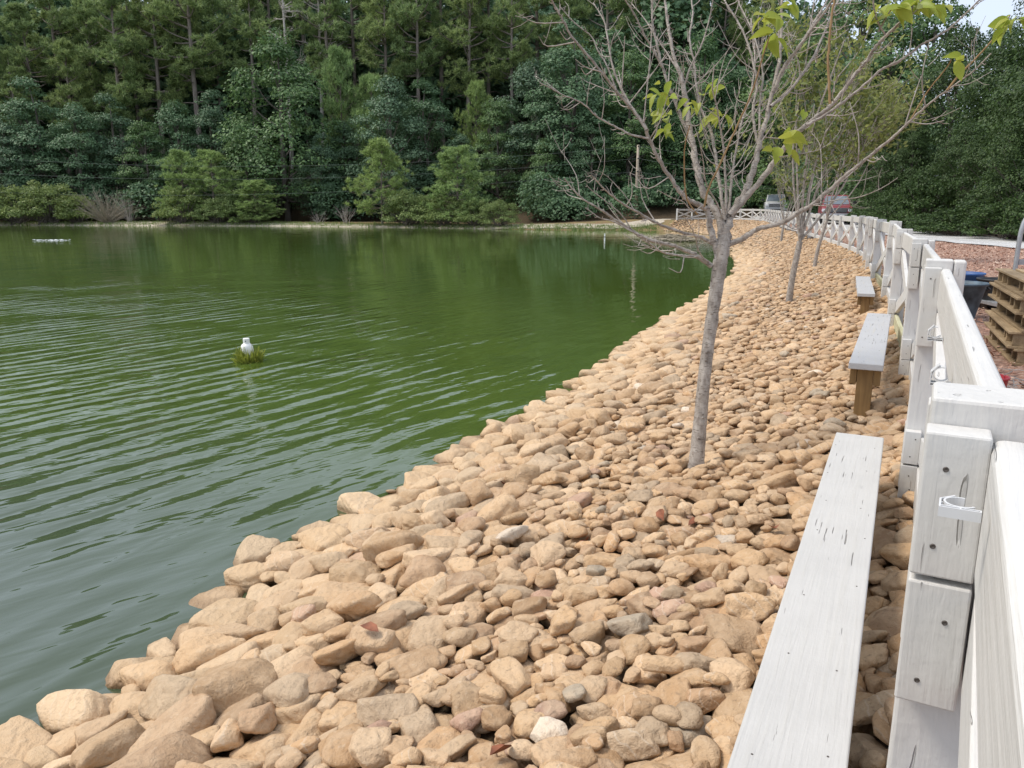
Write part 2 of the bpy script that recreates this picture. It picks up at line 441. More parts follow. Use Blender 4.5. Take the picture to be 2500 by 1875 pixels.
def mat_water():
    t = NT('pond_water'); p = t.pos()
    a = R(57)                                                # crests run this way on the pond
    def frame(rot, su, sw):
        return t.mapping(t.mapping(p, (1, 1, 1), (0, 0, -rot)), (su, sw, 1))
    w1 = t.n('TexWave', wave_type='BANDS', bands_direction='Y'); t.l(frame(a, .55, 1.0), w1.inputs['Vector'])
    w1.inputs['Scale'].default_value = 1.10; w1.inputs['Distortion'].default_value = 8.0
    w1.inputs['Detail'].default_value = 1.5; w1.inputs['Detail Scale'].default_value = .75; w1.inputs['Detail Roughness'].default_value = .45
    n1 = t.noise(frame(a + .12, .95, 3.9), 1.0, 1.5, .45, .25)
    n2 = t.noise(frame(a - .25, 2.6, 9.5), 1.0, 2.0, .5, .2)
    n4 = t.noise(frame(a + .05, 5.5, 24.0), 1.0, 2.0, .5)
    n3 = t.noise(frame(a + .4, .30, .8), 1.0, 1.0, .4)
    amp = t.noise(p, .42, 2, .5)
    h = t.math('MULTIPLY', w1.outputs['Fac'], .0075)
    h = t.math('ADD', h, t.math('MULTIPLY', n1, .0450))
    h = t.math('ADD', h, t.math('MULTIPLY', n2, .0110))
    sy_ = t.n('SeparateXYZ'); t.l(p, sy_.inputs[0])
    h = t.math('ADD', h, t.math('MULTIPLY', n4, t.maprange(sy_.outputs['Y'], 7.0, 12.0, 0.0, .0052)))
    dv = t.n('VectorMath', operation='DISTANCE'); t.l(t.mapping(p, (1, .62, 0)), dv.inputs[0]); dv.inputs[1].default_value = (-9.0, 3.4, 0)
    mask = t.maprange(dv.outputs['Value'], 5.0, 13.5, 1.0, .10)
    mask = t.math('MULTIPLY', mask, t.maprange(amp, .30, .62, .45, 1.25))
    h = t.math('MULTIPLY', h, mask)
    h = t.math('ADD', h, t.math('MULTIPLY', n3, .006))
    t.bump(h, 1.0, 1.0)
    deep = t.ramp(t.noise(p, .12, 3), [(.3, (.060, .097, .016)), (.7, (.074, .114, .022))])
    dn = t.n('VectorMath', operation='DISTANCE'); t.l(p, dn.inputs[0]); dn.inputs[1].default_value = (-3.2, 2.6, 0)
    deep = t.mix(t.math('MULTIPLY', t.maprange(dn.outputs['Value'], 5.5, 1.0), .75), deep, (.052, .068, .050))     # grey-teal sky reflection painted into the water colour by the near bank
    t.b.inputs['IOR'].default_value = 1.60
    return t.done(deep, .035)
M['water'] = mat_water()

# ------------------------------------------------------------------ plan of the place
SHORE_PX = [(0, 1790), (110, 1722), (200, 1668), (300, 1592), (430, 1512), (500, 1442), (545, 1372), (690, 1302), (850, 1225),
            (960, 1168), (1090, 1072), (1180, 1024), (1290, 962), (1360, 920), (1470, 850), (1590, 780), (1700, 718), (1768, 672),
            (1793, 645), (1784, 622), (1758, 597), (1737, 576), (1690, 567), (1600, 562.5), (1500, 562), (1400, 562),
            (1250, 560), (960, 555), (680, 552), (330, 551), (0, 550)]
# the edge seen in the picture is the tops of the outermost stones; the bed's own waterline lies a little inside it
SHIFT = lambda y: np.interp(y, [600, 622, 645, 672, 718, 780, 850, 920, 962, 1024, 1072, 1168, 1225, 1302, 1372, 1442, 1592, 1790], [0, 0, 6, 20, 26, 28, 42, 64, 78, 62, 54, 40, 38, 42, 26, 34, 58, 80])
shore = [tuple(on_z(x + (float(SHIFT(y)) if k < 20 else 0), y, 0.0)[:2]) for k, (x, y) in enumerate(SHORE_PX)]
POND = np.array([(-20, -14), (-5.6, -4.0), (-3.3, 0.2)] + shore + [(-85, 84), (-95, 30), (-60, -10)])
FCTRL = np.array([(-3.1, -5.6), (-1.9, -3.45), (-.72, -1.33), (.484, .778), (1.634, 3.02), (2.714, 5.25), (3.66, 7.45), (4.6, 9.6), (5.5, 11.9), (6.42, 14.15),
                  (7.36, 16.4), (8.2, 18.65), (8.98, 20.95), (9.65, 23.3), (10.35, 25.6), (10.98, 27.95), (13.4, 37), (15.6, 46), (18.2, 56), (19.8, 63.5), (19.4, 69), (16.6, 70.8), (13.9, 68.4)])
FPATH, _ = smooth_path(np.c_[FCTRL, np.zeros(len(FCTRL))], np.zeros(len(FCTRL)), 40)
FPATH = FPATH[:, :2]
def seg_dist(P, poly, closed=False):
    "distance to a polyline and signed side of its nearest segment (left positive)"
    Q = np.vstack([poly, poly[:1]]) if closed else poly
    best = np.full(P.shape[:-1], 1e9); side = np.zeros(P.shape[:-1])
    for a, b in zip(Q[:-1], Q[1:]):
        ab = b - a; ap = P - a
        t = np.clip((ap @ ab) / (ab @ ab), 0, 1)
        d = np.linalg.norm(ap - t[..., None] * ab, axis=-1)
        s = ab[0] * ap[..., 1] - ab[1] * ap[..., 0]
        m = d < best
        best = np.where(m, d, best); side = np.where(m, s, side)
    return best, side
def inside(P, poly):
    x, y = P[..., 0], P[..., 1]; r = np.zeros(x.shape, bool)
    for (x0, y0), (x1, y1) in zip(poly, np.roll(poly, -1, 0)):
        c = (y0 > y) != (y1 > y)
        r ^= c & (x < (x1 - x0) * (y - y0) / (y1 - y0 + 1e-12) + x0)
    return r
FCOARSE = FPATH[::12]
FZ = lambda y: np.interp(y, [-10, 3, 5.2, 7.4, 9.5, 12, 16, 18.5, 21, 23.5, 28, 45, 65], [.687, .685, .677, .684, .722, .712, .708, .70, .69, .677, .668, .72, .83])      # ground level along the fence
def ground(P):
    P = np.asarray(P, float)
    ds, _ = seg_dist(P, POND, True)
    ds = np.where(inside(P, POND), -ds, ds)
    df, sf = seg_dist(P, FCOARSE)
    left = sf > 0                                            # pond side of the fence
    x, y = P[..., 0], P[..., 1]
    fz = FZ(y)
    tt = np.clip(ds / (ds + df + 1e-6), 0, 1)
    bank = fz * tt ** .9 - .115 * np.clip(df / .12, 0, 1) * (1 - .55 * tt)
    fence_side = (x > -8) & (y < 72) & (left) & ((y < 60) | (x > 10.5))
    far_top = .36 + .45 * np.clip((x - 2) / 9, 0, 1) * np.clip((22 - x) / 5 + 1, 0, 1)
    far = np.minimum(far_top, np.clip(ds, 0, 99) * .16)
    z = np.where(fence_side, bank, np.where((y > 58) & (x < 14), far, fz))
    hill = np.clip(ds - 11, 0, 60) * .34 * np.clip((y - 66) / 14, 0, 1) * np.clip((38 - x) / 30, 0, 1)
    rise = np.clip(x - 30, 0, 60) * .08
    z = z + hill + rise
    z = np.where(ds < 0, np.maximum(-1.2, ds * .5), z)
    return z, ds, df, left

# ground sheet
gx = np.unique(np.concatenate([np.arange(-10, 24, .5), np.arange(-130, -10, 3.), np.arange(24, 150, 3.), [-400, -250, 220, 400]]))
gy = np.unique(np.concatenate([np.arange(-6, 60, .5), np.arange(60, 92, .8), np.arange(92, 190, 3.), [-60, -30, -15, 240, 320, 500]]))
GX, GY = np.meshgrid(gx, gy)
GP = np.stack([GX, GY], -1)
GZ, GDS, GDF, GL = ground(GP)
rs = np.random.RandomState(4)
GZ = GZ + rs.uniform(-.02, .02, GZ.shape) * (GDS > .3)
nx, ny = len(gx), len(gy)
gi = (np.arange(ny - 1)[:, None] * nx + np.arange(nx - 1))
gme = mesh_np('ground', np.stack([GX, GY, GZ], -1).reshape(-1, 3), np.stack([gi, gi + 1, gi + nx + 1, gi + nx], -1).reshape(-1, 4))
ROAD = np.array([(19.5, -20), (17.8, 8), (17.0, 20), (17.6, 30), (19.6, 42), (22.5, 55), (24.5, 75)])
rd, _ = seg_dist(GP, ROAD)
mulch = (~GL) & (GX < 21.5) & (GX > -20) & (GY < 66)
zone = np.zeros((ny, nx, 4), np.float32); zone[..., 3] = 1
zone[..., 0] = np.clip(mulch * 1.0, 0, 1)
zone[..., 2] = np.where((GDS > -2) & (GDS < 6.5) & (GY > 52) & (GX < 16), 1, 0)
ca = gme.color_attributes.new('zone', 'FLOAT_COLOR', 'POINT')
ca.data.foreach_set('color', zone.reshape(-1))
structure(link('ground', gme, M['ground'], None, True))

def strip(name, line, w, lift, mat, k=6):
    P, _ = smooth_path(np.c_[line, np.zeros(len(line))], np.zeros(len(line)), k)
    T = np.gradient(P, axis=0); T /= np.linalg.norm(T, axis=1)[:, None]; N = np.c_[-T[:, 1], T[:, 0]]
    rr = np.random.RandomState(7)
    offs = np.linspace(-1, 1, 7)
    V = []
    for i, p in enumerate(P):
        for o in offs:
            e = w / 2 * o * (1 + (abs(o) > .99) * rr.uniform(-.12, .12))
            V.append(p[:2] + N[i] * e)
    V = np.array(V); z = ground(V)[0] + lift
    m = len(offs); j = (np.arange(len(P) - 1)[:, None] * m + np.arange(m - 1))
    return structure(link(name, mesh_np(name, np.c_[V, z], np.stack([j, j + 1, j + m + 1, j + m], -1).reshape(-1, 4)), mat, None, True))
strip('gravel_road', ROAD, 4.2, .035, M['gravel'])
strip('gravel_path', np.array([(-80, 88.5), (-56, 88.3), (-40, 86.8), (-25, 84.4), (-10, 77.5), (0, 72.6), (6, 70.2), (11, 70.6), (15, 74)]), 2.2, .05, M['path'])

# water
wx = np.linspace(-100, 22, 24); wy = np.linspace(-20, 95, 24)
WX, WY = np.meshgrid(wx, wy); wi = (np.arange(23)[:, None] * 24 + np.arange(23))
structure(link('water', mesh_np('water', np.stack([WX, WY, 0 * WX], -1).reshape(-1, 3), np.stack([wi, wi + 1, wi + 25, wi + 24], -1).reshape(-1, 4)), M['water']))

# ------------------------------------------------------------------ fence
def resample(path, first, step, n):
    L = np.concatenate([[0], np.cumsum(np.linalg.norm(np.diff(path, axis=0), axis=1))])
    s = first + step * np.arange(n)
    s = s[s < L[-1] - .05]
    return np.stack([np.interp(s, L, path[:, 0]), np.interp(s, L, path[:, 1])], -1), L
_Lall = np.concatenate([[0], np.cumsum(np.linalg.norm(np.diff(FPATH, axis=0), axis=1))])
i1 = int(np.argmin(np.linalg.norm(FPATH - np.array([.484, .778]), axis=1)))
POSTS, _ = resample(FPATH, _Lall[i1] - 2.44, 2.44, 60)
POSTS = np.vstack([POSTS, FPATH[-1:]]) if np.linalg.norm(POSTS[-1] - FPATH[-1]) > 1.2 else POSTS
fence = thing('fence', 'long white crossbuck fence curving along the top of the stone bank', 'fence', (*POSTS[1], float(FZ(POSTS[1][1]))))
FORG = Vector(fence.location)
def frames(a, b):
    u = Vector((b[0] - a[0], b[1] - a[1], 0)); L = u.length; u /= L
    n = Vector((-u.y, u.x, 0))                               # towards the pond
    return u, n, L
PT = .988
rf = random.Random(3)
_b = MB(); _b.lathe([(.0028, -.002), (.0028, .0005), (.0021, .0010), (.0007, .0004)], 9); _o = _b.build('screw', M['screw']); SCREW = _o.data; bpy.data.objects.remove(_o)
NP = len(POSTS)
for i, p in enumerate(POSTS):
    g = float(FZ(p[1]))
    if i == 0: u, n, _ = frames(POSTS[0], POSTS[1])
    elif i == NP - 1: u, n, _ = frames(POSTS[-2], POSTS[-1])
    else:
        u0, n0, _ = frames(POSTS[i-1], p); u1, n1, _ = frames(p, POSTS[i+1])
        u = (u0 + u1).normalized(); n = (n0 + n1).normalized()
    o = Vector((p[0], p[1], g))
    Mx = Matrix(((u.x, n.x, 0, 0), (u.y, n.y, 0, 0), (0, 0, 1, 0), (0, 0, 0, 1)))
    b = MB(); b.box((-.045, -.045, -.35), (.045, .045, PT))
    post = b.build('post', M['paint'], fence, bevel=.004)
    post.matrix_local = Matrix.Translation(o - FORG) @ Mx @ Matrix.Rotation(rf.uniform(-.012, .012), 4, 'X') @ Matrix.Rotation(rf.uniform(-.012, .012), 4, 'Y')
    b = MB(); b.box((-.045, -.088, -.35), (.045, -.047, PT - .004 + rf.uniform(-.004, .004)))
    b.build('back_board', M['paint'], post, bevel=.008 if i < 4 else .004, seg=3 if i < 4 else 2)
    if i < 26:
        for s in ((-1, 1) if i < 8 else (-1,)):
            for z0, z1 in (((.668, .962),) if i == 2 else ((.812, .962), (.668, .806))) + ((.204, .336), (.062, .198)):
                b = MB()
                lo, hi = sorted((s * .0465, s * .085))
                b.box((lo, -.0095, z0 + rf.uniform(-.004, .002)), (hi, .047, z1))
                blk = b.build('block', M['paint'], post, bevel=.0025)
                if i < 9 and s < 0:
                    for zz in (z0 + .035, z1 - .035):
                        yy = .019 + rf.uniform(-.012, .012)
                        sc_ = bpy.data.objects.new('screw', SCREW); C.objects.link(sc_); sc_.parent = post
                        sc_.matrix_local = Matrix.Translation((-.0851, yy, zz + rf.uniform(-.008, .008))) @ Matrix.Rotation(-math.pi / 2, 4, 'Y')
for i in range(NP - 1):
    a, b2 = POSTS[i], POSTS[i+1]
    ga, gb = float(FZ(a[1])), float(FZ(b2[1]))
    u, n, L = frames(a, b2)
    o = Vector((a[0], a[1], ga)); sl = (gb - ga) / L
    near = i < 6
    def fr(uu, nn, zz): return Vector((uu, nn, zz + sl * uu))
    Mx = Matrix.Translation(o - FORG) @ Matrix(((u.x, n.x, 0, 0), (u.y, n.y, 0, 0), (0, 0, 1, 0), (0, 0, 0, 1)))
    def put(name, poly, n0, n1, mat, bev):
        mb = MB(); mb.prism(poly, n0, n1, fr)
        ob = mb.build(name, mat, fence, bevel=bev, seg=3 if near else 1)
        ob.matrix_local = Mx
        return ob
    e = .049
    put('rail', [(e, .815), (L - e, .815), (L - e, .957), (e, .957)], -.0445, -.0105, M['paint_u'], .010 if near else .004)
    put('rail', [(e, .070), (L - e, .070), (L - e, .196), (e, .196)], -.0445, -.0105, M['green_wood'] if i in (3, 5) else M['paint_u'], .006)
    zt, zb, hv = .806, .204, .104
    s = (zt - hv - zb) / (L - 2 * e); m = L / 2
    l2 = lambda q: zb + s * (q - e)
    put('brace', [(e, zt - hv), (L - e, zb), (L - e, zb + hv), (e, zt)], -.0440, -.0115, M['paint_u'], .004)
    ub = m - hv / (2 * s); ua = m + hv / (2 * s)
    gap = .003
    put('brace', [(e, zb), (m - gap, l2(m - gap)), (ub - gap, l2(ub - gap) + hv), (e, zb + hv)], -.0430, -.0135, M['paint_u'], .003)
    put('brace', [(ua + gap, l2(ua + gap)), (L - e, l2(L - e)), (L - e, l2(L - e) + hv), (m + gap, l2(m + gap) + hv)], -.0430, -.0135, M['paint_u'], .003)

# pipe clips screwed to the pond side of the near rails
def rod_clip(panel, px, py, depth, label, off, flat=False):
    "off: how far the clip stands out from the pond side of the rail"
    a, b2 = POSTS[panel], POSTS[panel+1]
    u, n, L = frames(a, b2)
    lo, hi = .0, L
    def pt(q): return np.array([a[0] + u.x*q + n.x*off, a[1] + u.y*q + n.y*off, 1.45])
    for _ in range(40):
        m = (lo + hi) / 2
        if project(pt(m))[2] < depth: lo = m
        else: hi = m
    p = pt(lo); p[2] = at(px, py, depth)[2]
    t = thing('rod_clip', label, 'clip', tuple(p), 0, 'white pipe clips on the near rails')
    t.matrix_world = Matrix.Translation(p) @ Matrix(((u.x, n.x, 0, 0), (u.y, n.y, 0, 0), (0, 0, 1, 0), (0, 0, 0, 1)))
    if flat: t.matrix_world = t.matrix_world @ Matrix.Rotation(math.pi / 2, 4, 'Y') @ Matrix.Diagonal((.38, .85, .85, 1))
    hw = .012
    b = MB(); b.box((-hw, -.018, -.0200), (hw, .019, -.0185)); b.box((-hw, -.018, -.0155), (hw, .019, -.0138))
    for y0 in (-.018, -.0007, .0175): b.box((-hw, y0, -.0184), (hw, y0 + .0015, -.0156))
    b.build('base', M['plastic'], t)
    b = MB()
    k = 20; r0, r1 = .0135, .0155
    for j in range(k):
        a0, a1 = R(-55 + 250 * j / k), R(-55 + 250 * (j + 1) / k)     # measured from straight down, round the pond side to the top
        v = []
        for x in (-hw, hw):
            for a_, r in ((a0, r0), (a1, r0), (a1, r1), (a0, r1)):
                v.append((x, r * math.sin(a_), .002 - r * math.cos(a_)))
        b.add(v, [[0,1,2,3],[7,6,5,4],[0,4,5,1],[1,5,6,2],[2,6,7,3],[3,7,4,0]])
    b.build('hook', M['plastic'], t)
    b = MB(); b.box((-hw, .0172, -.0137), (hw, .0190, .006)); b.box((-hw, .0158, -.006), (hw, .0171, -.0045))
    b.add([(x, y_, z_) for x in (-hw, hw) for y_, z_ in ((.0172, .0061), (.0190, .0061), (.006, .0215), (.0045, .0200))], [[0,1,2,3],[7,6,5,4],[0,4,5,1],[1,5,6,2],[2,6,7,3],[3,7,4,0]])
    b.build('web', M['plastic'], t)
    return t
rod_clip(1, 2317, 810, 2.07, 'white plastic pipe clip farthest along the near top rail, by the second post', .009)
rod_clip(1, 2334, 910, 1.52, 'white plastic pipe clip in the middle of the near top rail', .009)
rod_clip(0, 2343, 1203, .700, 'white plastic pipe clip lying flat against the nearest post', .012, True)

# benches
def bench(name, p_near, p_far, z, seat_mat, label, legs):
    a = Vector((p_near[0], p_near[1], 0)); b_ = Vector((p_far[0], p_far[1], 0))
    u = (b_ - a).normalized(); L = (b_ - a).length
    t = thing(name, label, 'bench', (a.x, a.y, z - .42), math.atan2(u.y, u.x), 'plank benches along the fence')
    b = MB(); b.box((0, -.092, .382), (L, .092, .420))
    b.build('seat', seat_mat, t, bevel=.005, seg=3)
    for x in legs:
        b = MB(); b.box((x - .044, -.044, -.25), (x + .044, .044, .380)); b.build('leg', M['brown_wood'], t, bevel=.004)
        for s in (-1, 1):
            lo, hi = sorted((s * .046, s * .083))
            b = MB(); b.box((x - .045, lo, .28), (x + .045, hi, .3805)); b.build('cleat', M['bench_grey'] if x > 1 else M['brown_wood'], t, bevel=.003)
    for s in (-1, 1):
        lo, hi = sorted((s * .056, s * .083))
        if legs[0] > .2:
            b = MB(); b.box((legs[0] + .05, lo, .30), (legs[-1] - .05, hi, .380)); b.build('apron', M['bench_grey'], t, bevel=.003)
    r_ = random.Random(int(z * 1000))
    for k in range(7):
        for s in (-.055, .06):
            x = .2 + k * (L - .4) / 6 + r_.uniform(-.03, .03)
            sc_ = bpy.data.objects.new('screw', SCREW); C.objects.link(sc_); sc_.parent = t
            sc_.location = (x + r_.uniform(-.05, .05), s + r_.uniform(-.02, .02), .4199); sc_.scale = (.8, .8, 1)
    return t
bench('bench', (.385, .98), (1.456, 3.13), .935, M['bench'], 'nearest white plank bench with cracked paint, running out of the bottom of the picture', (.5, 2.2))
bench('bench', (2.04, 4.40), (3.13, 6.60), .985, M['bench_grey'], 'middle bench of the three, grey weathered plank on a brown post', (.12, 2.2))
bench('bench', (3.98, 8.75), (4.93, 11.0), .925, M['bench_grey'], 'farthest of the three plank benches, beside the curve of the fence', (.12, 2.2))

# ------------------------------------------------------------------ stone bank
def ico(sub):
    bm = bmesh.new(); bmesh.ops.create_icosphere(bm, subdivisions=sub, radius=1.0)
    v = np.array([x.co[:] for x in bm.verts]); f = np.array([[q.index for q in x.verts] for x in bm.faces]); bm.free()
    return v / np.linalg.norm(v, axis=1)[:, None], f
ICO = {k: ico(k) for k in (1, 2, 3, 4)}
class StoneShape:
    def __init__(s, seed):
        r = np.random.RandomState(seed)
        k = r.randint(9, 17)
        n = r.normal(size=(k, 3)); n /= np.linalg.norm(n, axis=1)[:, None]
        s.n = np.vstack([n, np.eye(3), -np.eye(3)]); s.d = np.concatenate([r.uniform(.66, 1.0, k), r.uniform(.85, 1.05, 6)])
        s.p = r.choice([8, 11, 15, 22, 34], p=[.15, .25, .25, .2, .15])
        s.w = r.normal(size=(5, 3)) * 2.1; s.ph = r.uniform(0, 6.28, 5)
        s.w2 = r.normal(size=(6, 3)) * 5.5; s.ph2 = r.uniform(0, 6.28, 6)
        s.asp = (1.0, r.uniform(.56, .90), r.uniform(.34, .58))
    def verts(s, sub):
        u = ICO[sub][0]
        q = np.maximum(u @ s.n.T, 0) / s.d
        rad = (q ** s.p).sum(1) ** (-1.0 / s.p)
        rad = rad * (1 + .035 * np.sin(u @ s.w.T + s.ph).sum(1) / 1.5 + .013 * np.sin(u @ s.w2.T + s.ph2).sum(1))
        v = u * rad[:, None]
        v = v / np.abs(v).max(0)
        return v * np.array(s.asp)
NSH = 46
SHAPES = [StoneShape(100 + i) for i in range(NSH)]
bank_lo, bank_hi, CELL = np.array([-3.4, .35]), np.array([11.6, 33.0]), .025
hx = np.arange(bank_lo[0], bank_hi[0], CELL); hy = np.arange(bank_lo[1], bank_hi[1], CELL)
cgx = np.arange(bank_lo[0], bank_hi[0] + .2, .1); cgy = np.arange(bank_lo[1], bank_hi[1] + .2, .1)
CP = np.stack(np.meshgrid(cgx, cgy), -1)
cz, cds, cdf, cl = ground(CP)
cdf = np.where(cl, cdf, -cdf)
def upsample(a):
    ix = (hx - cgx[0]) / .1; iy = (hy - cgy[0]) / .1
    x0 = ix.astype(int); y0 = iy.astype(int); fx = ix - x0; fy = (iy - y0)[:, None]
    A = a[y0][:, x0]; B = a[y0][:, x0 + 1]; D = a[y0 + 1][:, x0]; E = a[y0 + 1][:, x0 + 1]
    return A*(1-fx)*(1-fy) + B*fx*(1-fy) + D*(1-fx)*fy + E*fx*fy
H0 = upsample(cz); DS = upsample(cds); DF = upsample(cdf)
H = np.maximum(H0, -.14)
base = H.copy()
YY, XX = np.meshgrid(hy, hx, indexing='ij')
OK = (DS > .06) & (DF > -.2)
# stay off what the picture does not show
pxx, pyy, pdd = project(np.stack([XX, YY, H0], -1))
OK &= (pxx > -160) & (pxx < 2640) & (pyy < 2080) & (pdd > .3)
TREES = [(1.02, 4.12, .055), (4.18, 11.75, .06), (7.0, 18.2, .06), (11.3, 33.5, .06)]
rs = np.random.RandomState(21)
stones = []
gyy, gxx = np.gradient(np.clip(base, 0, 9), CELL)
def place(aL, shape, ang, iy, ix, sink=.48):
    asp = SHAPES[shape].asp
    a, b, c = aL * asp[0], aL * asp[1], aL * asp[2]
    k = int(math.ceil(a / CELL))
    y0, y1, x0, x1 = iy - k, iy + k + 1, ix - k, ix + k + 1
    if y0 < 0 or x0 < 0 or y1 > H.shape[0] or x1 > H.shape[1]: return
    dy = (np.arange(-k, k + 1) * CELL)[:, None]; dx = (np.arange(-k, k + 1) * CELL)[None]
    ca, sa = math.cos(ang), math.sin(ang)
    uu = (dx * ca + dy * sa) / a; vv = (-dx * sa + dy * ca) / b
    rho = uu * uu + vv * vv
    m = rho < .95
    if m.sum() < 3: return
    prof = c * np.sqrt(np.clip(1 - rho ** 1.5, 0, 1))
    tx, ty = gxx[iy, ix], gyy[iy, ix]
    tilt = tx * dx + ty * dy
    sub = H[y0:y1, x0:x1]
    mm = rho < .7
    z = np.quantile((sub - tilt + prof)[mm], sink)
    zc = base[iy, ix] + (.115 if DS[iy, ix] > .5 else .10)
    if z - zc > c * .45: return
    z = min(z, zc)
    top = z + tilt + prof
    H[y0:y1, x0:x1] = np.where(m, np.maximum(sub, top), sub)
    stones.append((XX[iy, ix], YY[iy, ix], z, aL, shape, ang, tx, ty))
cand = np.argwhere(OK)
area = len(cand) * CELL * CELL
# larger stones sit along the waterline, mixed cobble elsewhere
NST = int(area * 205)
sizes = np.exp(rs.normal(math.log(.055), .40, NST)); sizes = np.clip(sizes, .025, .12)
big = rs.rand(NST) < .05; sizes[big] *= 1.5; sizes = np.clip(sizes, .026, .135)
order = np.argsort(-sizes * rs.uniform(.55, 1.0, NST))
K = 18
for j in order:
    aL = sizes[j]
    pick = cand[rs.randint(0, len(cand), K)]
    dsv = DS[pick[:, 0], pick[:, 1]]
    hgt = H[pick[:, 0], pick[:, 1]] - base[pick[:, 0], pick[:, 1]]
    s_ = hgt + rs.uniform(0, .02, K)
    if aL > .075: s_ = s_ + np.clip(dsv - .6, 0, 1.0) * .05
    iy, ix = pick[int(np.argmin(s_))]
    if any((XX[iy, ix] - tx) ** 2 + (YY[iy, ix] - ty) ** 2 < (r_ + aL * .55) ** 2 for tx, ty, r_ in TREES[:3]): continue
    sh = rs.randint(NSH)
    ang = rs.uniform(0, math.pi)
    if DS[iy, ix] < 1.1: aL = min(.15, aL * (1.5 - .3 * DS[iy, ix] / 1.1))
    place(aL, sh, ang, iy, ix)
st = np.array([s[:4] for s in stones])
keep = []
for k, (x, y, z, aL, sh, ang, tx, ty) in enumerate(stones):
    iy = int(round((y - hy[0]) / CELL)); ix = int(round((x - hx[0]) / CELL))
    c = aL * SHAPES[sh].asp[2]
    w = max(1, int(aL * .5 / CELL))
    loc = H[max(0, iy - w):iy + w + 1, max(0, ix - w):ix + w + 1]
    vis = (loc <= z + c * 1.12 + .02).mean()
    if vis > .08 and z + c > -.05: keep.append((k, vis))
px_, py_, dep_ = project(st[:, :3])
emb_res = .2
ex = np.arange(-3.6, 23, emb_res); ey = np.arange(.2, 71.5, emb_res)
EX, EY = np.meshgrid(ex, ey); EP = np.stack([EX, EY], -1)
EZ, EDS, EDF, EL = ground(EP)
em = (EDS > -.5) & (EL | (EDF < .25)) & ((EY < 55) | (EX > 10.5))
cellok = em[:-1, :-1] & em[1:, :-1] & em[:-1, 1:] & em[1:, 1:]
idx = (np.arange(len(ey))[:, None] * len(ex) + np.arange(len(ex)))
q = np.stack([idx[:-1, :-1], idx[:-1, 1:], idx[1:, 1:], idx[1:, :-1]], -1)[cellok]
used, inv = np.unique(q, return_inverse=True)
bank = link('embankment', mesh_np('embankment', np.stack([EX, EY, EZ + .012], -1).reshape(-1, 3)[used], inv.reshape(-1, 4)), M['soil'], None, True)
structure(bank)
bank['label'] = 'tan cobble bank sloping from the white fence down to the pond'

score = []
for k, vis in keep:
    inb = 0 < px_[k] < 2500 and 0 < py_[k] < 1875
    score.append((stones[k][3] / dep_[k] * (.3 + vis) if inb else 0, k))
score.sort(reverse=True)
top = set(k for _, k in score[:300])
PROTO = []
for s_ in SHAPES:
    me = mesh_np('stone', s_.verts(4), ICO[4][1]); me.polygons.foreach_set('use_smooth', np.ones(len(me.polygons), bool))
    me.materials.append(M['stone']); PROTO.append(me)
def stone_rot(ang, tx, ty, seed):
    r_ = random.Random(seed)
    n = Vector((-tx + r_.uniform(-.22, .22), -ty + r_.uniform(-.22, .22), 1)).normalized()
    q0 = Vector((0, 0, 1)).rotation_difference(n).to_matrix()
    flip = Matrix.Rotation(math.pi, 3, 'X') if r_.random() < .5 else Matrix.Identity(3)
    return q0 @ Matrix.Rotation(ang, 3, 'Z') @ flip
acc = Acc()
CACHE = {(i, lv): SHAPES[i].verts(lv) for i in range(NSH) for lv in (1, 2, 3)}
for k, vis in keep:
    x, y, z, aL, sh, ang, tx, ty = stones[k]
    rot = stone_rot(ang, tx, ty, k)
    if k in top:
        o = bpy.data.objects.new('stone', PROTO[sh]); C.objects.link(o); o.parent = bank
        o.matrix_local = Matrix.Translation((x, y, z)) @ rot.to_4x4() @ Matrix.Scale(aL, 4)
    else:
        lv = 3 if aL / dep_[k] * 778 > 8.0 else 2 if aL / dep_[k] * 778 > 3.7 else 1
        v = CACHE[(sh, lv)] * aL @ np.array(rot).T + np.array([x, y, z])
        acc.add(v, ICO[lv][1])
# the far end of the bank, past the picked-apart stones
fx_, fy_ = np.meshgrid(np.arange(4, 22, .17), np.arange(32.2, 71, .17))
fp = np.stack([fx_, fy_], -1).reshape(-1, 2) + rs.uniform(-.07, .07, (fx_.size, 2))
fz_, fds, fdf, fl = ground(fp)
okm = (fds > .1) & fl & (fdf > .1) & ((fp[:, 1] < 55) | (fp[:, 0] > 11.0))
for (x, y), z, d_ in zip(fp[okm], fz_[okm], fds[okm]):
    aL = float(np.clip(np.exp(rs.normal(math.log(.09), .3)), .05, .18))
    sh = rs.randint(NSH)
    rot = stone_rot(rs.uniform(0, 3.14), 0, 0, int(x * 977 + y * 131))
    acc.add(CACHE[(sh, 1)] * aL @ np.array(rot).T + np.array([x, y, max(z + .06, -.03) + rs.uniform(.0, .06)]), ICO[1][1])
rest = stuff(link('stones', acc.mesh('stones'), M['stones'], bank, True))

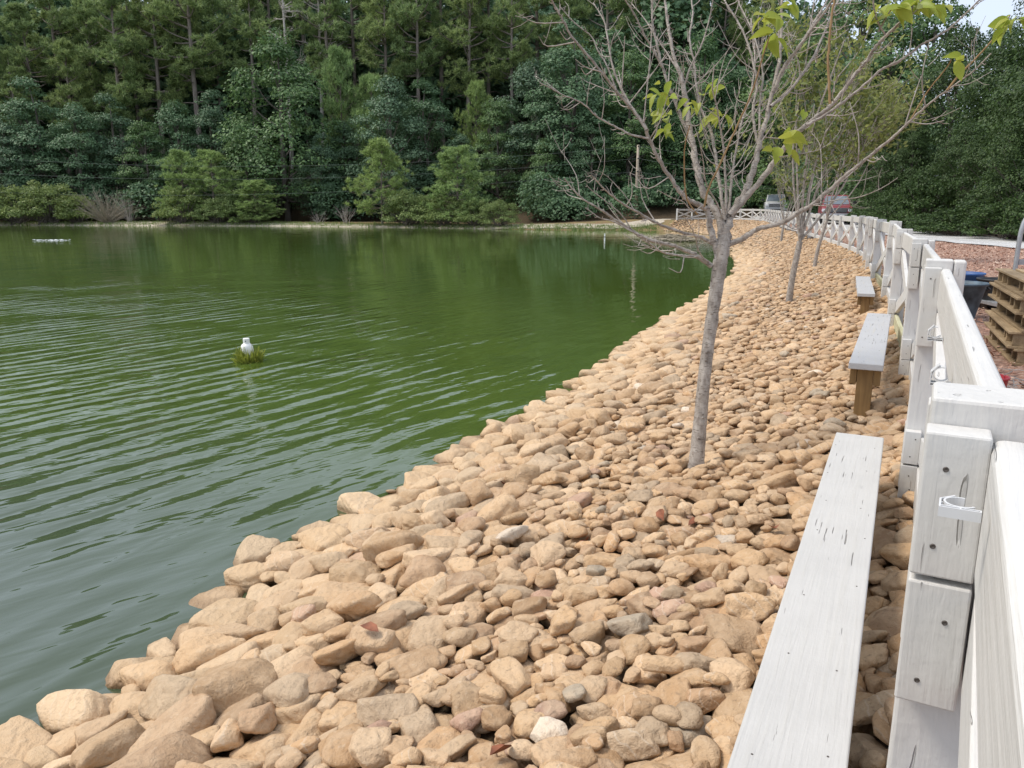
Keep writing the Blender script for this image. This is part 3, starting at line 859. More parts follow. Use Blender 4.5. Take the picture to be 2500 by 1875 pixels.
# fallen leaves on the stones
lm = MB()
lv_ = [(0, 0, 0), (.018, .02, .012), (.022, .05, .016), (0, .085, .004), (-.022, .048, .018), (-.017, .02, .010), (0, .03, .0), (0, .058, .001)]
lm.add(lv_, [[0, 1, 6], [1, 2, 7, 6], [2, 3, 7], [3, 4, 7], [4, 5, 6, 7], [5, 0, 6]])
leaf_o = lm.build('dead_leaf', M['leaf_dead']); leaf_me = leaf_o.data; bpy.data.objects.remove(leaf_o)
sol = None
DL = [(925, 1545, 'dark red dead leaf caught between stones left of the middle of the bank'), (1000, 1680, 'curled brown leaf standing between stones near the bottom edge'),
      (1610, 1245, 'brown leaf on stones just below the young tree trunk'), (1680, 1285, 'orange-brown leaf among stones between trunk and bench'),
      (1885, 1290, 'rust leaf by the edge of the near bench'), (1250, 1825, 'dark leaf on stones at the bottom edge'), (1435, 1320, 'small rusty leaf on stones left of the tree'),
      (1205, 1175, 'small red-brown leaf higher on the bank near the water')]
for k, (px, py, lab) in enumerate(DL):
    p = on_z(px, py, .35)
    for _ in range(3):
        iy = int((p[1] - hy[0]) / CELL); ix = int((p[0] - hx[0]) / CELL)
        p = on_z(px, py, float(H[iy, ix]))
    o = bpy.data.objects.new('dead_leaf', leaf_me); C.objects.link(o)
    o.location = (p[0], p[1], p[2] + .004); o.rotation_euler = (rf.uniform(-.5, .5), rf.uniform(-.6, .6), rf.uniform(0, 6.28))
    tag(o, lab, 'leaf', 'dead leaves on the stones')

# ------------------------------------------------------------------ tree builders
def leaf_quads(rng, c, nrm, size, fold=.25, asp=.62):
    "folded four-point leaves: centres c (N,3), normals nrm, lengths size"
    N = len(c)
    nrm = nrm / (np.linalg.norm(nrm, axis=1)[:, None] + 1e-9)
    t = rng.normal(size=(N, 3)); t -= (t * nrm).sum(1)[:, None] * nrm; t /= np.linalg.norm(t, axis=1)[:, None] + 1e-9
    b = np.cross(nrm, t)
    L = size[:, None]
    a0 = c - t * L * .5; a1 = c + t * L * .5
    s0 = c + b * L * asp * .5 + nrm * L * fold * .35 - t * L * .08; s1 = c - b * L * asp * .5 + nrm * L * fold * .35 - t * L * .08
    V = np.stack([a0, s0, a1, s1], 1).reshape(-1, 3)
    k = np.arange(N)[:, None] * 4
    F = np.concatenate([k + np.array([0, 1, 2]), k + np.array([0, 2, 3])])
    return V, F

def broadleaf_proto(name, seed, h, r, mat, leaf=.30, nclump=80, per=100, low=.10, cone=.5, group=None):
    rng = np.random.RandomState(seed)
    root = thing(name, 'tree', 'tree', (0, 0, 0))
    tr = Acc()
    tp = np.array([[0, 0, -.6], [0, 0, 0], [rng.normal() * .1, rng.normal() * .1, h * .35], [rng.normal() * .2, rng.normal() * .2, h * .7], [0, 0, h * .96]])
    tr0 = np.array([.024, .020, .014, .008, .002]) * h
    P, rr = smooth_path(tp, tr0, 4); v, f = tube_arrays(P, rr, 8); tr.add(v, f)
    ca = Acc()
    cs = []
    for k in range(nclump):
        t = low + (1 - low) * rng.beta(1.15, 1.25)
        env = r * (np.sin(math.pi * min(1, (t - low) / (1 - low) * (1 - cone * .35) + .18)) ** .75) * (1 - cone * max(0, t - .45))
        a = rng.uniform(0, 6.283); d = env * (rng.uniform(.45, 1.0) ** .6)
        c = np.array([math.cos(a) * d, math.sin(a) * d, t * h])
        cs.append(c)
        cr = r * rng.uniform(.20, .34)
        n = int(per * (cr / (r * .27)) ** 2)
        u = rng.normal(size=(n, 3)); u[:, 2] = np.abs(u[:, 2]) * .9 - .25; u /= np.linalg.norm(u, axis=1)[:, None]
        rad = cr * rng.uniform(.55, 1.05, n)[:, None]
        pts = c + u * rad * np.array([1, 1, .62])
        out = np.array([math.cos(a), math.sin(a), .15])
        nm = u * .7 + out * .35 + np.array([0, 0, .75]) + rng.normal(size=(n, 3)) * .45
        v, f = leaf_quads(rng, pts, nm, leaf * rng.uniform(.65, 1.3, n)); ca.add(v, f)
        if k % 3 == 0:
            s0 = np.array([0, 0, max(.12, t - .18) * h])
            mid = (s0 + c) / 2 + np.array([0, 0, -.03 * h])
            P, rr = smooth_path(np.array([s0, mid, c]), np.array([.006, .004, .0015]) * h, 3); v, f = tube_arrays(P, rr, 5); tr.add(v, f)
    link('trunk', tr.mesh('trunk'), M['bark_dark'], root, True)
    stuff(link('crown', ca.mesh('crown'), mat, root))
    return root

def tufts(rng, acc, c, d, n, length, width):
    "a brush of needles at c around direction d"
    u = rng.normal(size=(n, 3)) * .75 + d; u /= np.linalg.norm(u, axis=1)[:, None]
    s = np.cross(u, rng.normal(size=(n, 3))); s /= np.linalg.norm(s, axis=1)[:, None] + 1e-9
    L = length * rng.uniform(.6, 1.15, n)[:, None]
    b = c + rng.normal(size=(n, 3)) * length * .16
    V = np.stack([b - s * width, b + s * width, b + u * L], 1).reshape(-1, 3)
    acc.add(V, np.arange(3 * n).reshape(-1, 3))

def pine_proto(name, seed, h, r, crown0, mat, bark, ntuft=26, nlen=.42, nwid=.035, whorl=5, dead=8, taper=1.0, dz=.55, sp=.75, puff=0):
    rng = np.random.RandomState(seed)
    root = thing(name, 'tree', 'tree')
    tr = Acc(); ca = Acc()
    lean = rng.normal(size=2) * .015 * h
    zs = np.linspace(0, 1, 8)
    tp = np.stack([lean[0] * zs ** 2 + .04 * np.sin(zs * 5 + seed), lean[1] * zs ** 2 + .04 * np.cos(zs * 4), zs * h], -1); tp[0, 2] = -.8
    P, rr = smooth_path(tp, np.interp(zs, [0, .1, .7, 1], [.0140, .0115, .0065, .0012]) * h, 3)
    v, f = tube_arrays(P, rr, 8); tr.add(v, f)
    def axis(t): return np.array([np.interp(t, zs, tp[:, 0]), np.interp(t, zs, tp[:, 1]), t * h])
    t = crown0
    while t < .99:
        q = (t - crown0) / (1 - crown0)
        Lb = r * (np.interp(q, [0, .2, .55, 1], [.62, 1.0, .8, .12]) if taper == 1.0 else np.interp(q, [0, .15, .55, .85, 1], [.75, 1.0, .78, .42, .08]))
        for k in range(whorl):
            if rng.rand() < .16: continue
            a = rng.uniform(0, 6.283); L = Lb * rng.uniform(.55, 1.15)
            up = np.interp(q, [0, 1], [.10, .9]) + rng.normal() * .15
            d = np.array([math.cos(a), math.sin(a), up]); d /= np.linalg.norm(d)
            s0 = axis(min(t + rng.uniform(-.01, .01), .985)); e = s0 + d * L + np.array([0, 0, .10 * L])
            mid = s0 + d * L * .55 - np.array([0, 0, .04 * L])
            Pb, rb = smooth_path(np.array([s0, mid, e]), np.array([.0042, .003, .0012]) * h * (.4 + .6 * Lb / r), 3)
            v, f = tube_arrays(Pb, rb, 4); tr.add(v, f)
            if puff:
                for j in range(puff):
                    o3 = rng.normal(size=3); o3 /= np.linalg.norm(o3); o3 *= rng.uniform(.3, 1.0) ** .5
                    w = rng.choice([1.0, 1.0, .72])
                    pr = (.30 * L + .35) * min(1.0, .35 + h / 24)
                    c = s0 + (e - s0) * w + o3 * np.array([pr, pr, pr * .55])
                    tufts(rng, ca, c, o3 * .5 + np.array([0, 0, .6]), ntuft, nlen, nwid)
                continue
            m = max(2, int(L / (nlen * sp)))
            for j in range(m):
                w = .38 + .62 * (j + rng.rand()) / m
                c = s0 + (e - s0) * w + rng.normal(size=3) * np.array([1, 1, .5]) * nlen * .55 * (1 + .5 * w)
                tufts(rng, ca, c, d * .3 + np.array([0, 0, .55]), ntuft, nlen, nwid)
        t += dz / h * rng.uniform(.75, 1.25)
    tufts(rng, ca, axis(.99), np.array([0, 0, 1.]), ntuft * 2, nlen, nwid)
    for k in range(dead):
        t = rng.uniform(crown0 * .45, crown0 * 1.05); a = rng.uniform(0, 6.283); L = r * rng.uniform(.35, .9)
        s0 = axis(t); d = np.array([math.cos(a), math.sin(a), rng.uniform(-.1, .45)])
        Pb, rb = smooth_path(np.array([s0, s0 + d * L * .5, s0 + d * L + np.array([0, 0, L * .2 * rng.normal()])]), np.array([.0032, .002, .0006]) * h, 3)
        v, f = tube_arrays(Pb, rb, 4); tr.add(v, f)
    link('trunk', tr.mesh('trunk'), bark, root, True)
    stuff(link('crown', ca.mesh('crown'), mat, root))
    return root

def snag_proto(name, seed, h):
    rng = np.random.RandomState(seed)
    root = thing(name, 'tree', 'tree'); tr = Acc(); br = Acc()
    zs = np.linspace(0, 1, 7)
    tp = np.stack([.12 * np.sin(zs * 4), .1 * np.cos(zs * 3), zs * h], -1)
    P, rr = smooth_path(tp, np.interp(zs, [0, 1], [.012, .003]) * h, 3); v, f = tube_arrays(P, rr, 7); tr.add(v, f)
    for k in range(46):
        t = rng.uniform(.42, .99); a = rng.uniform(0, 6.283); L = (1.15 - t) * h * .22 * rng.uniform(.5, 1.2)
        s0 = np.array([np.interp(t, zs, tp[:, 0]), np.interp(t, zs, tp[:, 1]), t * h]); d = np.array([math.cos(a), math.sin(a), rng.uniform(.05, .7)])
        e = s0 + d * L
        Pb, rb = smooth_path(np.array([s0, s0 + d * L * .5 - np.array([0, 0, .05 * L]), e]), np.array([.003, .002, .0007]) * h, 3); v, f = tube_arrays(Pb, rb, 4); br.add(v, f)
        for j in range(3):
            w = rng.uniform(.4, .9); m0 = s0 + d * L * w; dd = d + rng.normal(size=3) * .6
            Pb, rb = smooth_path(np.array([m0, m0 + dd * L * .15, m0 + dd * L * .3]), np.array([.0014, .001, .0005]) * h, 2); v, f = tube_arrays(Pb, rb, 3); br.add(v, f)
    link('trunk', tr.mesh('trunk'), M['snag'], root, True)
    stuff(link('branches', br.mesh('branches'), M['snag'], root, True))
    return root

def bush_proto(name, seed, h, r, mat, leaf=.14, nclump=60, per=90):
    rng = np.random.RandomState(seed)
    root = thing(name, 'bush', 'bush'); tr = Acc(); ca = Acc()
    for k in range(nclump):
        a = rng.uniform(0, 6.283); el = math.asin(rng.uniform(-.12, .98)); q = rng.uniform(.55, 1.0)
        c = np.array([math.cos(a) * math.cos(el) * r * q, math.sin(a) * math.cos(el) * r * q, h * (.12 + .78 * max(0, math.sin(el)) * q + rng.uniform(0, .08))])
        cr = r * rng.uniform(.16, .28); n = int(per * rng.uniform(.7, 1.3))
        u = rng.normal(size=(n, 3)); u[:, 2] = np.abs(u[:, 2]) - .3; u /= np.linalg.norm(u, axis=1)[:, None]
        pts = c + u * cr * rng.uniform(.4, 1.05, n)[:, None] * np.array([1, 1, .8])
        pts[:, 2] = np.maximum(pts[:, 2], .02)
        v, f = leaf_quads(rng, pts, u * 1.0 + np.array([0, 0, .35]) + rng.normal(size=(n, 3)) * .5, leaf * rng.uniform(.6, 1.3, n)); ca.add(v, f)
        if k % 2 == 0:
            P, rr = smooth_path(np.array([[rng.normal() * .15 * r, rng.normal() * .15 * r, -.1], c * np.array([.55, .55, .6]), c]), np.array([.014, .009, .004]) * h, 3); v, f = tube_arrays(P, rr, 4); tr.add(v, f)
    stuff(link('stems', tr.mesh('stems'), M['bark_dark'], root, True))
    stuff(link('foliage', ca.mesh('foliage'), mat, root))
    return root

# prototypes; the first placement of each is the prototype itself
PROT = {
    'bl0': broadleaf_proto('broadleaf_tree', 11, 14, 4.4, M['leaf_blue'], .27, 90, 165, .04, .55),
    'bl1': broadleaf_proto('broadleaf_tree', 12, 14, 4.8, M['leaf_blue'], .27, 95, 165, .03, .45),
    'bl2': broadleaf_proto('broadleaf_tree', 13, 14, 4.2, M['leaf_mid'], .27, 90, 165, .04, .7),
    'bl3': broadleaf_proto('broadleaf_tree', 14, 14, 5.2, M['leaf_mid'], .27, 100, 165, .02, .4),
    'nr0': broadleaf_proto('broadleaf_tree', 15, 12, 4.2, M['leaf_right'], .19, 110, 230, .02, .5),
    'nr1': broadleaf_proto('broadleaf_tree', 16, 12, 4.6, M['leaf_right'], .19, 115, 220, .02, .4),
    'pn0': pine_proto('pine_tree', 21, 24, 3.6, .52, M['needle'], M['bark_far'], 26, .52, .050, 4, 9, 1.0, 1.15, .75, 15),
    'pn1': pine_proto('pine_tree', 22, 24, 4.0, .45, M['needle'], M['bark_far'], 26, .52, .050, 4, 12, 1.0, 1.15, .75, 15),
    'pn2': pine_proto('pine_tree', 23, 24, 3.2, .60, M['needle'], M['bark_far'], 26, .52, .050, 4, 14, 1.0, 1.15, .75, 15),
    'pn3': pine_proto('pine_tree', 24, 24, 3.4, .38, M['needle'], M['bark_far'], 26, .52, .050, 4, 6, 1.0, 1.15, .75, 15),
    'yp0': pine_proto('young_pine', 31, 8.4, 2.5, .15, M['needle_y'], M['bark_far'], 26, .36, .030, 6, 2, .5, .50, .5, 8),
    'yp1': pine_proto('young_pine', 32, 8.4, 2.8, .08, M['needle_y'], M['bark_far'], 26, .36, .030, 6, 2, .5, .50, .5, 8),
    'sn0': snag_proto('dead_tree', 41, 22),
    'bu0': bush_proto('bush', 51, 3.4, 2.6, M['leaf_bush'], .17, 75, 95),
    'bu1': bush_proto('bush', 52, 3.0, 2.3, M['leaf_bush'], .17, 70, 95),
}
USED = set()
PLACED = []                                                   # (key, px, label)
def stand(key, x, y, rz, sc, label, group, sxy=None):
    z = float(ground(np.array([[x, y]]))[0][0])
    s3 = (sxy or sc, sxy or sc, sc)
    root = PROT[key]
    if key not in USED:
        USED.add(key)
        root.location = (x, y, z); root.rotation_euler = (0, 0, rz); root.scale = s3; root['label'] = label
        if group: root['group'] = group
        o = root
    else:
        o = dup(root, (x, y, z), rz, s3, label, group)
    return o
def height_for(x, y, py):
    "height of a thing standing at x,y whose top shows at image row py"
    z = float(ground(np.array([[x, y]]))[0][0])
    dep = y / (math.cos(PITCH) - (py - 937.5) / FPX * math.sin(PITCH))
    return at(1250, py, dep)[2] - z
def at_px(px, d): return (px - 1250) / FPX * d * 1.0, d      # far things: depth ~ y / cos(pitch)
def place_px(px, y):
    dep = y * math.cos(PITCH) + 0.5
    return (px - 1250) / FPX * dep, y
rt = random.Random(77)
ORD = ['first', 'second', 'third', 'fourth', 'fifth', 'sixth', 'seventh', 'eighth', 'ninth', 'tenth', 'eleventh', 'twelfth', 'thirteenth', 'fourteenth',
       'fifteenth', 'sixteenth', 'seventeenth', 'eighteenth', 'nineteenth', 'twentieth', 'twenty-first', 'twenty-second', 'twenty-third', 'twenty-fourth',
       'twenty-fifth', 'twenty-sixth', 'twenty-seventh', 'twenty-eighth', 'twenty-ninth', 'thirtieth', 'thirty-first', 'thirty-second', 'thirty-third', 'thirty-fourth', 'thirty-fifth', 'thirty-sixth']
H0OF = {'bl0': 14, 'bl1': 14, 'bl2': 14, 'bl3': 14, 'nr0': 12, 'nr1': 12, 'pn0': 24, 'pn1': 24, 'pn2': 24, 'pn3': 24, 'yp0': 8.4, 'yp1': 8.4, 'bu0': 3.4, 'bu1': 3.0, 'sn0': 22}

# broadleaf trees along the foot of the hill: pixel column, distance, top row, kind, width factor
FRONT = [(-60, 97, 215, 'bl0', 1), (40, 94, 300, 'bl1', 1), (115, 97, 198, 'bl0', 1.05), (215, 95, 255, 'bl1', 1), (300, 98, 235, 'bl0', .95), (375, 94, 300, 'bl2', 1),
         (455, 96, 250, 'bl1', 1), (535, 98, 225, 'bl0', .9), (610, 94, 300, 'bl3', .9), (705, 95, 92, 'bl3', 1.0), (790, 92, 330, 'bl0', 1.0),
         (850, 96, 300, 'bl1', .8), (960, 92, 190, 'bl1', .95), (1045, 95, 200, 'bl0', 1.0), (1130, 92, 330, 'bl1', .9), (1215, 90, 245, 'bl2', .9),
         (1300, 92, 150, 'bl1', 1.05), (1390, 88, 60, 'bl0', 1.0), (1330, 84, 345, 'bl3', .8), (1440, 84, 280, 'bl1', .9), (1530, 86, 130, 'bl2', .95), (1610, 90, 230, 'bl1', 1.0),
         (1700, 88, 90, 'bl3', .9), (1790, 86, 170, 'bl1', 1.0), (1880, 82, 60, 'bl2', .9)]
FRONT.sort()
nf = 0
for px, y, top_, key, wf in FRONT:
    x, y = place_px(px, y)
    hh = height_for(x, y, top_)
    look = {'bl0': 'blue-green', 'bl1': 'dark blue-green', 'bl2': 'mid-green', 'bl3': 'bright mid-green'}[key]
    if px < 0: lab = 'blue-green broadleaf tree cut by the left edge of the picture'
    else:
        lab = '%s broadleaf tree, %s from the left along the foot of the wooded hill' % (look, ORD[nf]); nf += 1
    stand(key, x, y, rt.uniform(0, 6.28), hh / H0OF[key], lab, 'broadleaf trees at the foot of the hill', max(.62, hh / H0OF[key]) * .95 * wf)
# tall pines above them
PINES = [(-40, 104, -60), (20, 108, 40), (75, 103, 130), (125, 106, 20), (185, 110, -80), (205, 103, 95), (262, 108, -10), (320, 104, -60), (365, 112, -120), (415, 105, -90),
         (470, 110, -140), (505, 104, -110), (560, 108, -40), (600, 113, -150), (640, 106, -20), (690, 114, -160), (765, 112, -120), (820, 107, -60), (880, 112, -150),
         (955, 105, -40), (1000, 110, -160), (1030, 104, -90), (1085, 108, -150), (1145, 104, -70), (1195, 110, -150), (1250, 103, -60), (1310, 108, -140), (1380, 104, -90),
         (1470, 102, -120), (1560, 104, -60), (1650, 102, -120), (1740, 100, -40), (1830, 98, -90)]
npn = 0
for px, y, top_ in sorted(PINES):
    x, y = place_px(px, y)
    key = rt.choice(['pn0', 'pn1', 'pn2', 'pn0', 'pn3'])
    hh = height_for(x, y, top_)
    if px < 0: lab = 'tall pine with its trunk just outside the left edge of the picture'
    else:
        lab = 'tall bare-trunked pine, %s from the left on the wooded hillside' % ORD[npn]; npn += 1
    stand(key, x, y, rt.uniform(0, 6.28), hh / 24, lab, 'tall pines on the hillside', hh / 24 * rt.uniform(.9, 1.15))
# mid-height pines between the broadleaf trees
for px, y, top_, lab in [(920, 97, 190, 'narrow dark pine between the two largest broadleaf crowns'), (1165, 98, 205, 'drooping olive pine behind the overhead wires, right of centre'),
                         (845, 99, 130, 'bluish pine beside the tallest pale broadleaf tree')]:
    x, y = place_px(px, y); hh = height_for(x, y, top_)
    stand('yp1', x, y, rt.uniform(0, 6.28), hh / 8.4, lab, None, hh / 8.4 * .62)
x, y = place_px(722, 103); stand('sn0', x, y, 1.0, height_for(x, y, -60) / 22, 'pale dead tree with bare branches above the tallest broadleaf crown', None)
x, y = place_px(803, 108); stand('sn0', x, y, 2.4, height_for(x, y, -90) / 22, 'grey-brown dead tree, the right one of the two bare trunks on the hill', None)

# trees on the right beyond the gravel road: column, distance, top row, kind, width factor
RIGHT = [(1960, 74, 80, 'bl3', .9), (2040, 66, 150, 'bl1', .9), (2060, 80, -40, 'bl2', 1.0), (2130, 60, 40, 'bl3', .9), (2165, 50, 260, 'nr1', .8), (2225, 62, -30, 'bl2', .85), (2205, 48, 330, 'nr0', .6),
         (2290, 50, 70, 'nr1', .8), (2385, 55, 55, 'bl1', .8), (2330, 40, 300, 'nr1', .75), (2420, 37, 230, 'nr0', .8), (2490, 44, -50, 'nr1', .85), (2500, 31, 120, 'nr0', .75), (2590, 33, -60, 'nr1', .9)]
nr = 0
RLAB = ['dark green tree behind the leafy young trees', 'shadowed tree right behind the red pickup', 'tall tree filling the sky left of the gap, farthest back', 'broad green tree left of the sky gap',
        'dark low tree over the bend of the fence', 'feathery low tree standing behind the fence curve', 'tall slim tree touching the sky gap on its left', 'dark tree directly under the sky gap',
        'shaded low tree above the gravel road', 'tree whose top closes the bottom of the sky gap', 'large bright green tree over the gravel road', 'dark tall tree at the right of the sky gap',
        'leafy tree at the right edge above the steel tube cart', 'tall tree cut by the right edge of the picture']
for (px, y, top_, key, wf), lab in zip(sorted(RIGHT), RLAB):
    x, y = place_px(px, y); hh = height_for(x, y, top_); sc = hh / H0OF[key]
    stand(key, x, y, rt.uniform(0, 6.28), sc, lab, 'trees beyond the gravel road', max(.55, sc) * wf)

# bushes and young pines on the far shore
def shore_y(px):
    "distance of the far waterline at a pixel column"
    xs = [0, 330, 680, 960, 1250, 1400]; ys = [550, 551, 552, 555, 560, 562]
    return on_z(px, np.interp(px, xs, ys), 0)[1]
SH = [(-25, 1.0, 452, 1.15, 'bu0', 'leafy green bush cut by the left edge on the far shore'),
      (55, .6, 445, 1.25, 'bu1', 'tall rounded bush on the far shore, left of the dead bush, first from the edge'),
      (128, .7, 438, 1.2, 'bu0', 'large green bush on the far shore, second from the left edge'),
      (190, .8, 470, 1.0, 'bu1', 'low bush hanging over the water beside the dead grey bush'),
      (452, 1.0, 452, 1.1, 'bu1', 'olive bush in front of the two young pines'),
      (535, .6, 478, 1.15, 'bu0', 'low bush at the waterline under the second young pine'),
      (622, .7, 492, 1.1, 'bu1', 'yellow-green bush right of the two young pines'),
      (580, 1.6, 458, 1.0, 'bu0', 'bush between the paired young pines and the small spreading conifer'),
      (1005, .7, 462, 1.25, 'bu0', 'rounded pale green bush right of the single young pine'),
      (1090, .8, 470, 1.2, 'bu1', 'bush under the young pine standing right of centre'),
      (1160, .7, 480, 1.1, 'bu1', 'low bush between the young pine and the yellowish end bush'),
      (1222, .7, 485, 1.1, 'bu0', 'yellowish bush at the right end of the far shore planting')]
for px, dy, top_, wf, key, lab in SH:
    y = shore_y(px) + dy + .8; x, y = place_px(px, y); hh = height_for(x, y, top_); sc = hh / H0OF[key]
    stand(key, x, y, rt.uniform(0, 6.28), sc, lab, 'bushes on the far shore', max(.75, sc) * wf * .86)
for px, dy, top_, key, wf, lab in [(455, 3.2, 372, 'yp1', 1.15, 'blue-green young pine, left one of the close pair on the far shore'),
                                   (528, 3.0, 372, 'yp1', 1.35, 'young pine, right one of the close pair on the far shore'),
                                   (628, 2.0, 442, 'yp1', 2.0, 'small spreading yellow-green conifer right of the paired pines'),
                                   (935, 1.6, 343, 'yp0', 1.2, 'single young pine with a bare lower trunk standing on the far shore'),
                                   (1118, 2.2, 362, 'yp1', 1.4, 'young pine rising behind the bushes right of the single pine')]:
    y = shore_y(px) + dy; x, y = place_px(px, y); hh = height_for(x, y, top_)
    stand(key, x, y, rt.uniform(0, 6.28), hh / 8.4, lab, 'young pines on the far shore', hh / 8.4 * wf)

# low shrubs under the right-hand trees
RSHRUB = [(2130, 46, 455, 'bu1'), (2250, 40, 420, 'bu0'), (2330, 34, 500, 'bu1'), (2400, 33, 470, 'bu0'), (2470, 30, 480, 'bu0'), (2545, 28, 450, 'bu1'), (2180, 42, 470, 'bu0'), (2290, 36, 515, 'bu1')]
nb = 0; DARK = {}
for px, y, top_, key in sorted(RSHRUB):
    x, y = place_px(px, y); hh = height_for(x, y, top_); sc = hh / H0OF[key]
    o = stand(key, x, y, rt.uniform(0, 6.28), sc, 'dark shrub at the wood edge behind the gravel road, %s from the left' % ORD[nb], 'shrubs behind the gravel road', max(sc, .8) * .85); nb += 1
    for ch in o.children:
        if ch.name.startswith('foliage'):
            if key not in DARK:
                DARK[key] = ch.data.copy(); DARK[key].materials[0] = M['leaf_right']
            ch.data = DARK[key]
# shrubs at the forest foot under the far trees, one mass
# woodland behind, one mass
acc_w = Acc()
rng = np.random.RandomState(5)
def lowtree(acc, x, y, z, h, r, n, leaf):
    t = rng.beta(1.6, 1.3, n); a = rng.uniform(0, 6.283, n)
    cl = np.sin(a * 3 + t * 19 + x) * .5 + np.sin(a * 5 - t * 31 + y) * .5
    d = r * np.sin(np.pi * (t * .82 + .12)) ** .8 * (1 + .25 * cl) * rng.uniform(.7, 1.0, n)
    pts = np.stack([x + np.cos(a) * d, y + np.sin(a) * d, z + h * (.05 + .95 * t)], -1)
    nm = np.stack([np.cos(a) * .6, np.sin(a) * .6, np.full(n, .7)], -1) + rng.normal(size=(n, 3)) * .5
    v, f = leaf_quads(rng, pts, nm, leaf * rng.uniform(.7, 1.3, n)); acc.add(v, f)
for k in range(140):
    px = rng.uniform(-350, 2100); y = rng.uniform(110, 150)
    x, y = place_px(px, y); z = float(ground(np.array([[x, y]]))[0][0])
    lowtree(acc_w, x, y, z, rng.uniform(15, 25), rng.uniform(4, 6.5), 1250, 1.12)
for k in range(26):
    px = rng.uniform(-250, 1500); y = rng.uniform(116, 128)
    x, y = place_px(px, y); z = float(ground(np.array([[x, y]]))[0][0])
    lowtree(acc_w, x, y, z, rng.uniform(24, 29), rng.uniform(5, 6.5), 1500, 1.05)
for k in range(18):
    px = rng.uniform(1560, 2060); y = rng.uniform(98, 116)
    x, y = place_px(px, y); z = float(ground(np.array([[x, y]]))[0][0])
    lowtree(acc_w, x, y, z, rng.uniform(22, 29), rng.uniform(4.5, 6), 1500, .8)
for k in range(34):
    px = rng.uniform(1400, 1950); y = rng.uniform(92, 112)
    x, y = place_px(px, y); z = float(ground(np.array([[x, y]]))[0][0])
    lowtree(acc_w, x, y, z, rng.uniform(9, 17), rng.uniform(3.5, 5), 1400, .6)
for k in range(26):
    x = rng.uniform(40, 85); y = rng.uniform(40, 110); z = float(ground(np.array([[x, y]]))[0][0])
    lowtree(acc_w, x, y, z, rng.uniform(9, 13), rng.uniform(4, 6), 1500, .6)
for k in range(40):
    px = rng.uniform(1300, 2050); y = rng.uniform(77, 90)
    x, y = place_px(px, y); z = float(ground(np.array([[x, y]]))[0][0])
    lowtree(acc_w, x, y, z, rng.uniform(2.0, 5), rng.uniform(2.0, 3.2), 900, .32)
for k in range(60):                                           # dense undergrowth at the foot of the wood
    px = rng.uniform(-100, 2150); y = rng.uniform(90, 102) if px < 1400 else rng.uniform(82, 95)
    x, y = place_px(px, y); z = float(ground(np.array([[x, y]]))[0][0])
    lowtree(acc_w, x, y, z, rng.uniform(2.5, 6), rng.uniform(2.2, 3.6), 900, .34)
w = stuff(link('woodland', acc_w.mesh('woodland'), M['leaf_blue']))
tag(w, 'dense dark wood filling the hillside behind the front trees', 'woodland')

# ------------------------------------------------------------------ dead bush, brush, far bank furniture
def twig_bush(name, px, dy, top_, spread, n, mat, label, cat, seed):
    rng = np.random.RandomState(seed)
    y = shore_y(px) + dy; x, y = place_px(px, y); z = float(ground(np.array([[x, y]]))[0][0]); h = height_for(x, y, top_)
    a = Acc()
    for k in range(n):
        an = rng.uniform(0, 6.283); q = rng.uniform(.1, 1) ** .7; L = h * rng.uniform(.6, 1.0)
        d = np.array([math.cos(an) * q * spread, math.sin(an) * q * spread, 1 - .5 * q]); d /= np.linalg.norm(d)
        s0 = np.array([rng.normal() * .12, rng.normal() * .12, -.05])
        P, rr = smooth_path(np.array([s0, s0 + d * L * .5, s0 + d * L + rng.normal(size=3) * .12]), np.array([.03, .018, .007]) * h / 3.2, 3); v, f = tube_arrays(P, rr, 4); a.add(v, f)
        for j in range(4):
            w_ = rng.uniform(.35, .95); m0 = s0 + d * L * w_; dd = d + rng.normal(size=3) * .5; l2_ = L * rng.uniform(.1, .28)
            P, rr = smooth_path(np.array([m0, m0 + dd * l2_ * .5, m0 + dd * l2_]), np.array([.012, .008, .005]) * h / 3.2, 2); v, f = tube_arrays(P, rr, 3); a.add(v, f)
    o = link(name, a.mesh(name), mat, None, True); o.location = (x, y, z)
    return tag(o, label, cat)
twig_bush('dead_bush', 265, 1.6, 447, 1.2, 130, M['deadtwig'], 'leafless grey-brown bush between green bushes on the far shore', 'bush', 61)
twig_bush('dead_bush', 318, 2.4, 468, .5, 22, M['snag'], 'thin bare sapling at the right side of the grey dead bush', 'bush', 62)
twig_bush('dead_sapling', 780, 1.8, 508, .9, 16, M['snag'], 'small pale bare sapling with curved stems on the far bank', 'sapling', 63)
twig_bush('dead_sapling', 848, 2.0, 484, .55, 18, M['snag'], 'taller bare grey sapling left of the single young pine', 'sapling', 64)
rng = np.random.RandomState(9)
a = Acc()
for k in range(130):
    px = rng.uniform(310, 415); y = shore_y(px) + rng.uniform(6, 9); x, y = place_px(px, y); z = float(ground(np.array([[x, y]]))[0][0]) + rng.uniform(.05, .7) * (1 - abs(px - 360) / 70)
    an = rng.uniform(0, 3.14); L = rng.uniform(.5, 1.5); d = np.array([math.cos(an), math.sin(an) * .5, rng.uniform(-.15, .3)]) * L
    P, rr = smooth_path(np.array([[x, y, z], np.array([x, y, z]) + d * .5, np.array([x, y, z]) + d]), np.array([.03, .025, .012]), 2); v, f = tube_arrays(P, rr, 4); a.add(v, f)
tag(link('brush_pile', a.mesh('brush_pile'), M['deadtwig'], None, True), 'low pile of cut brown branches behind the far path', 'brush pile')
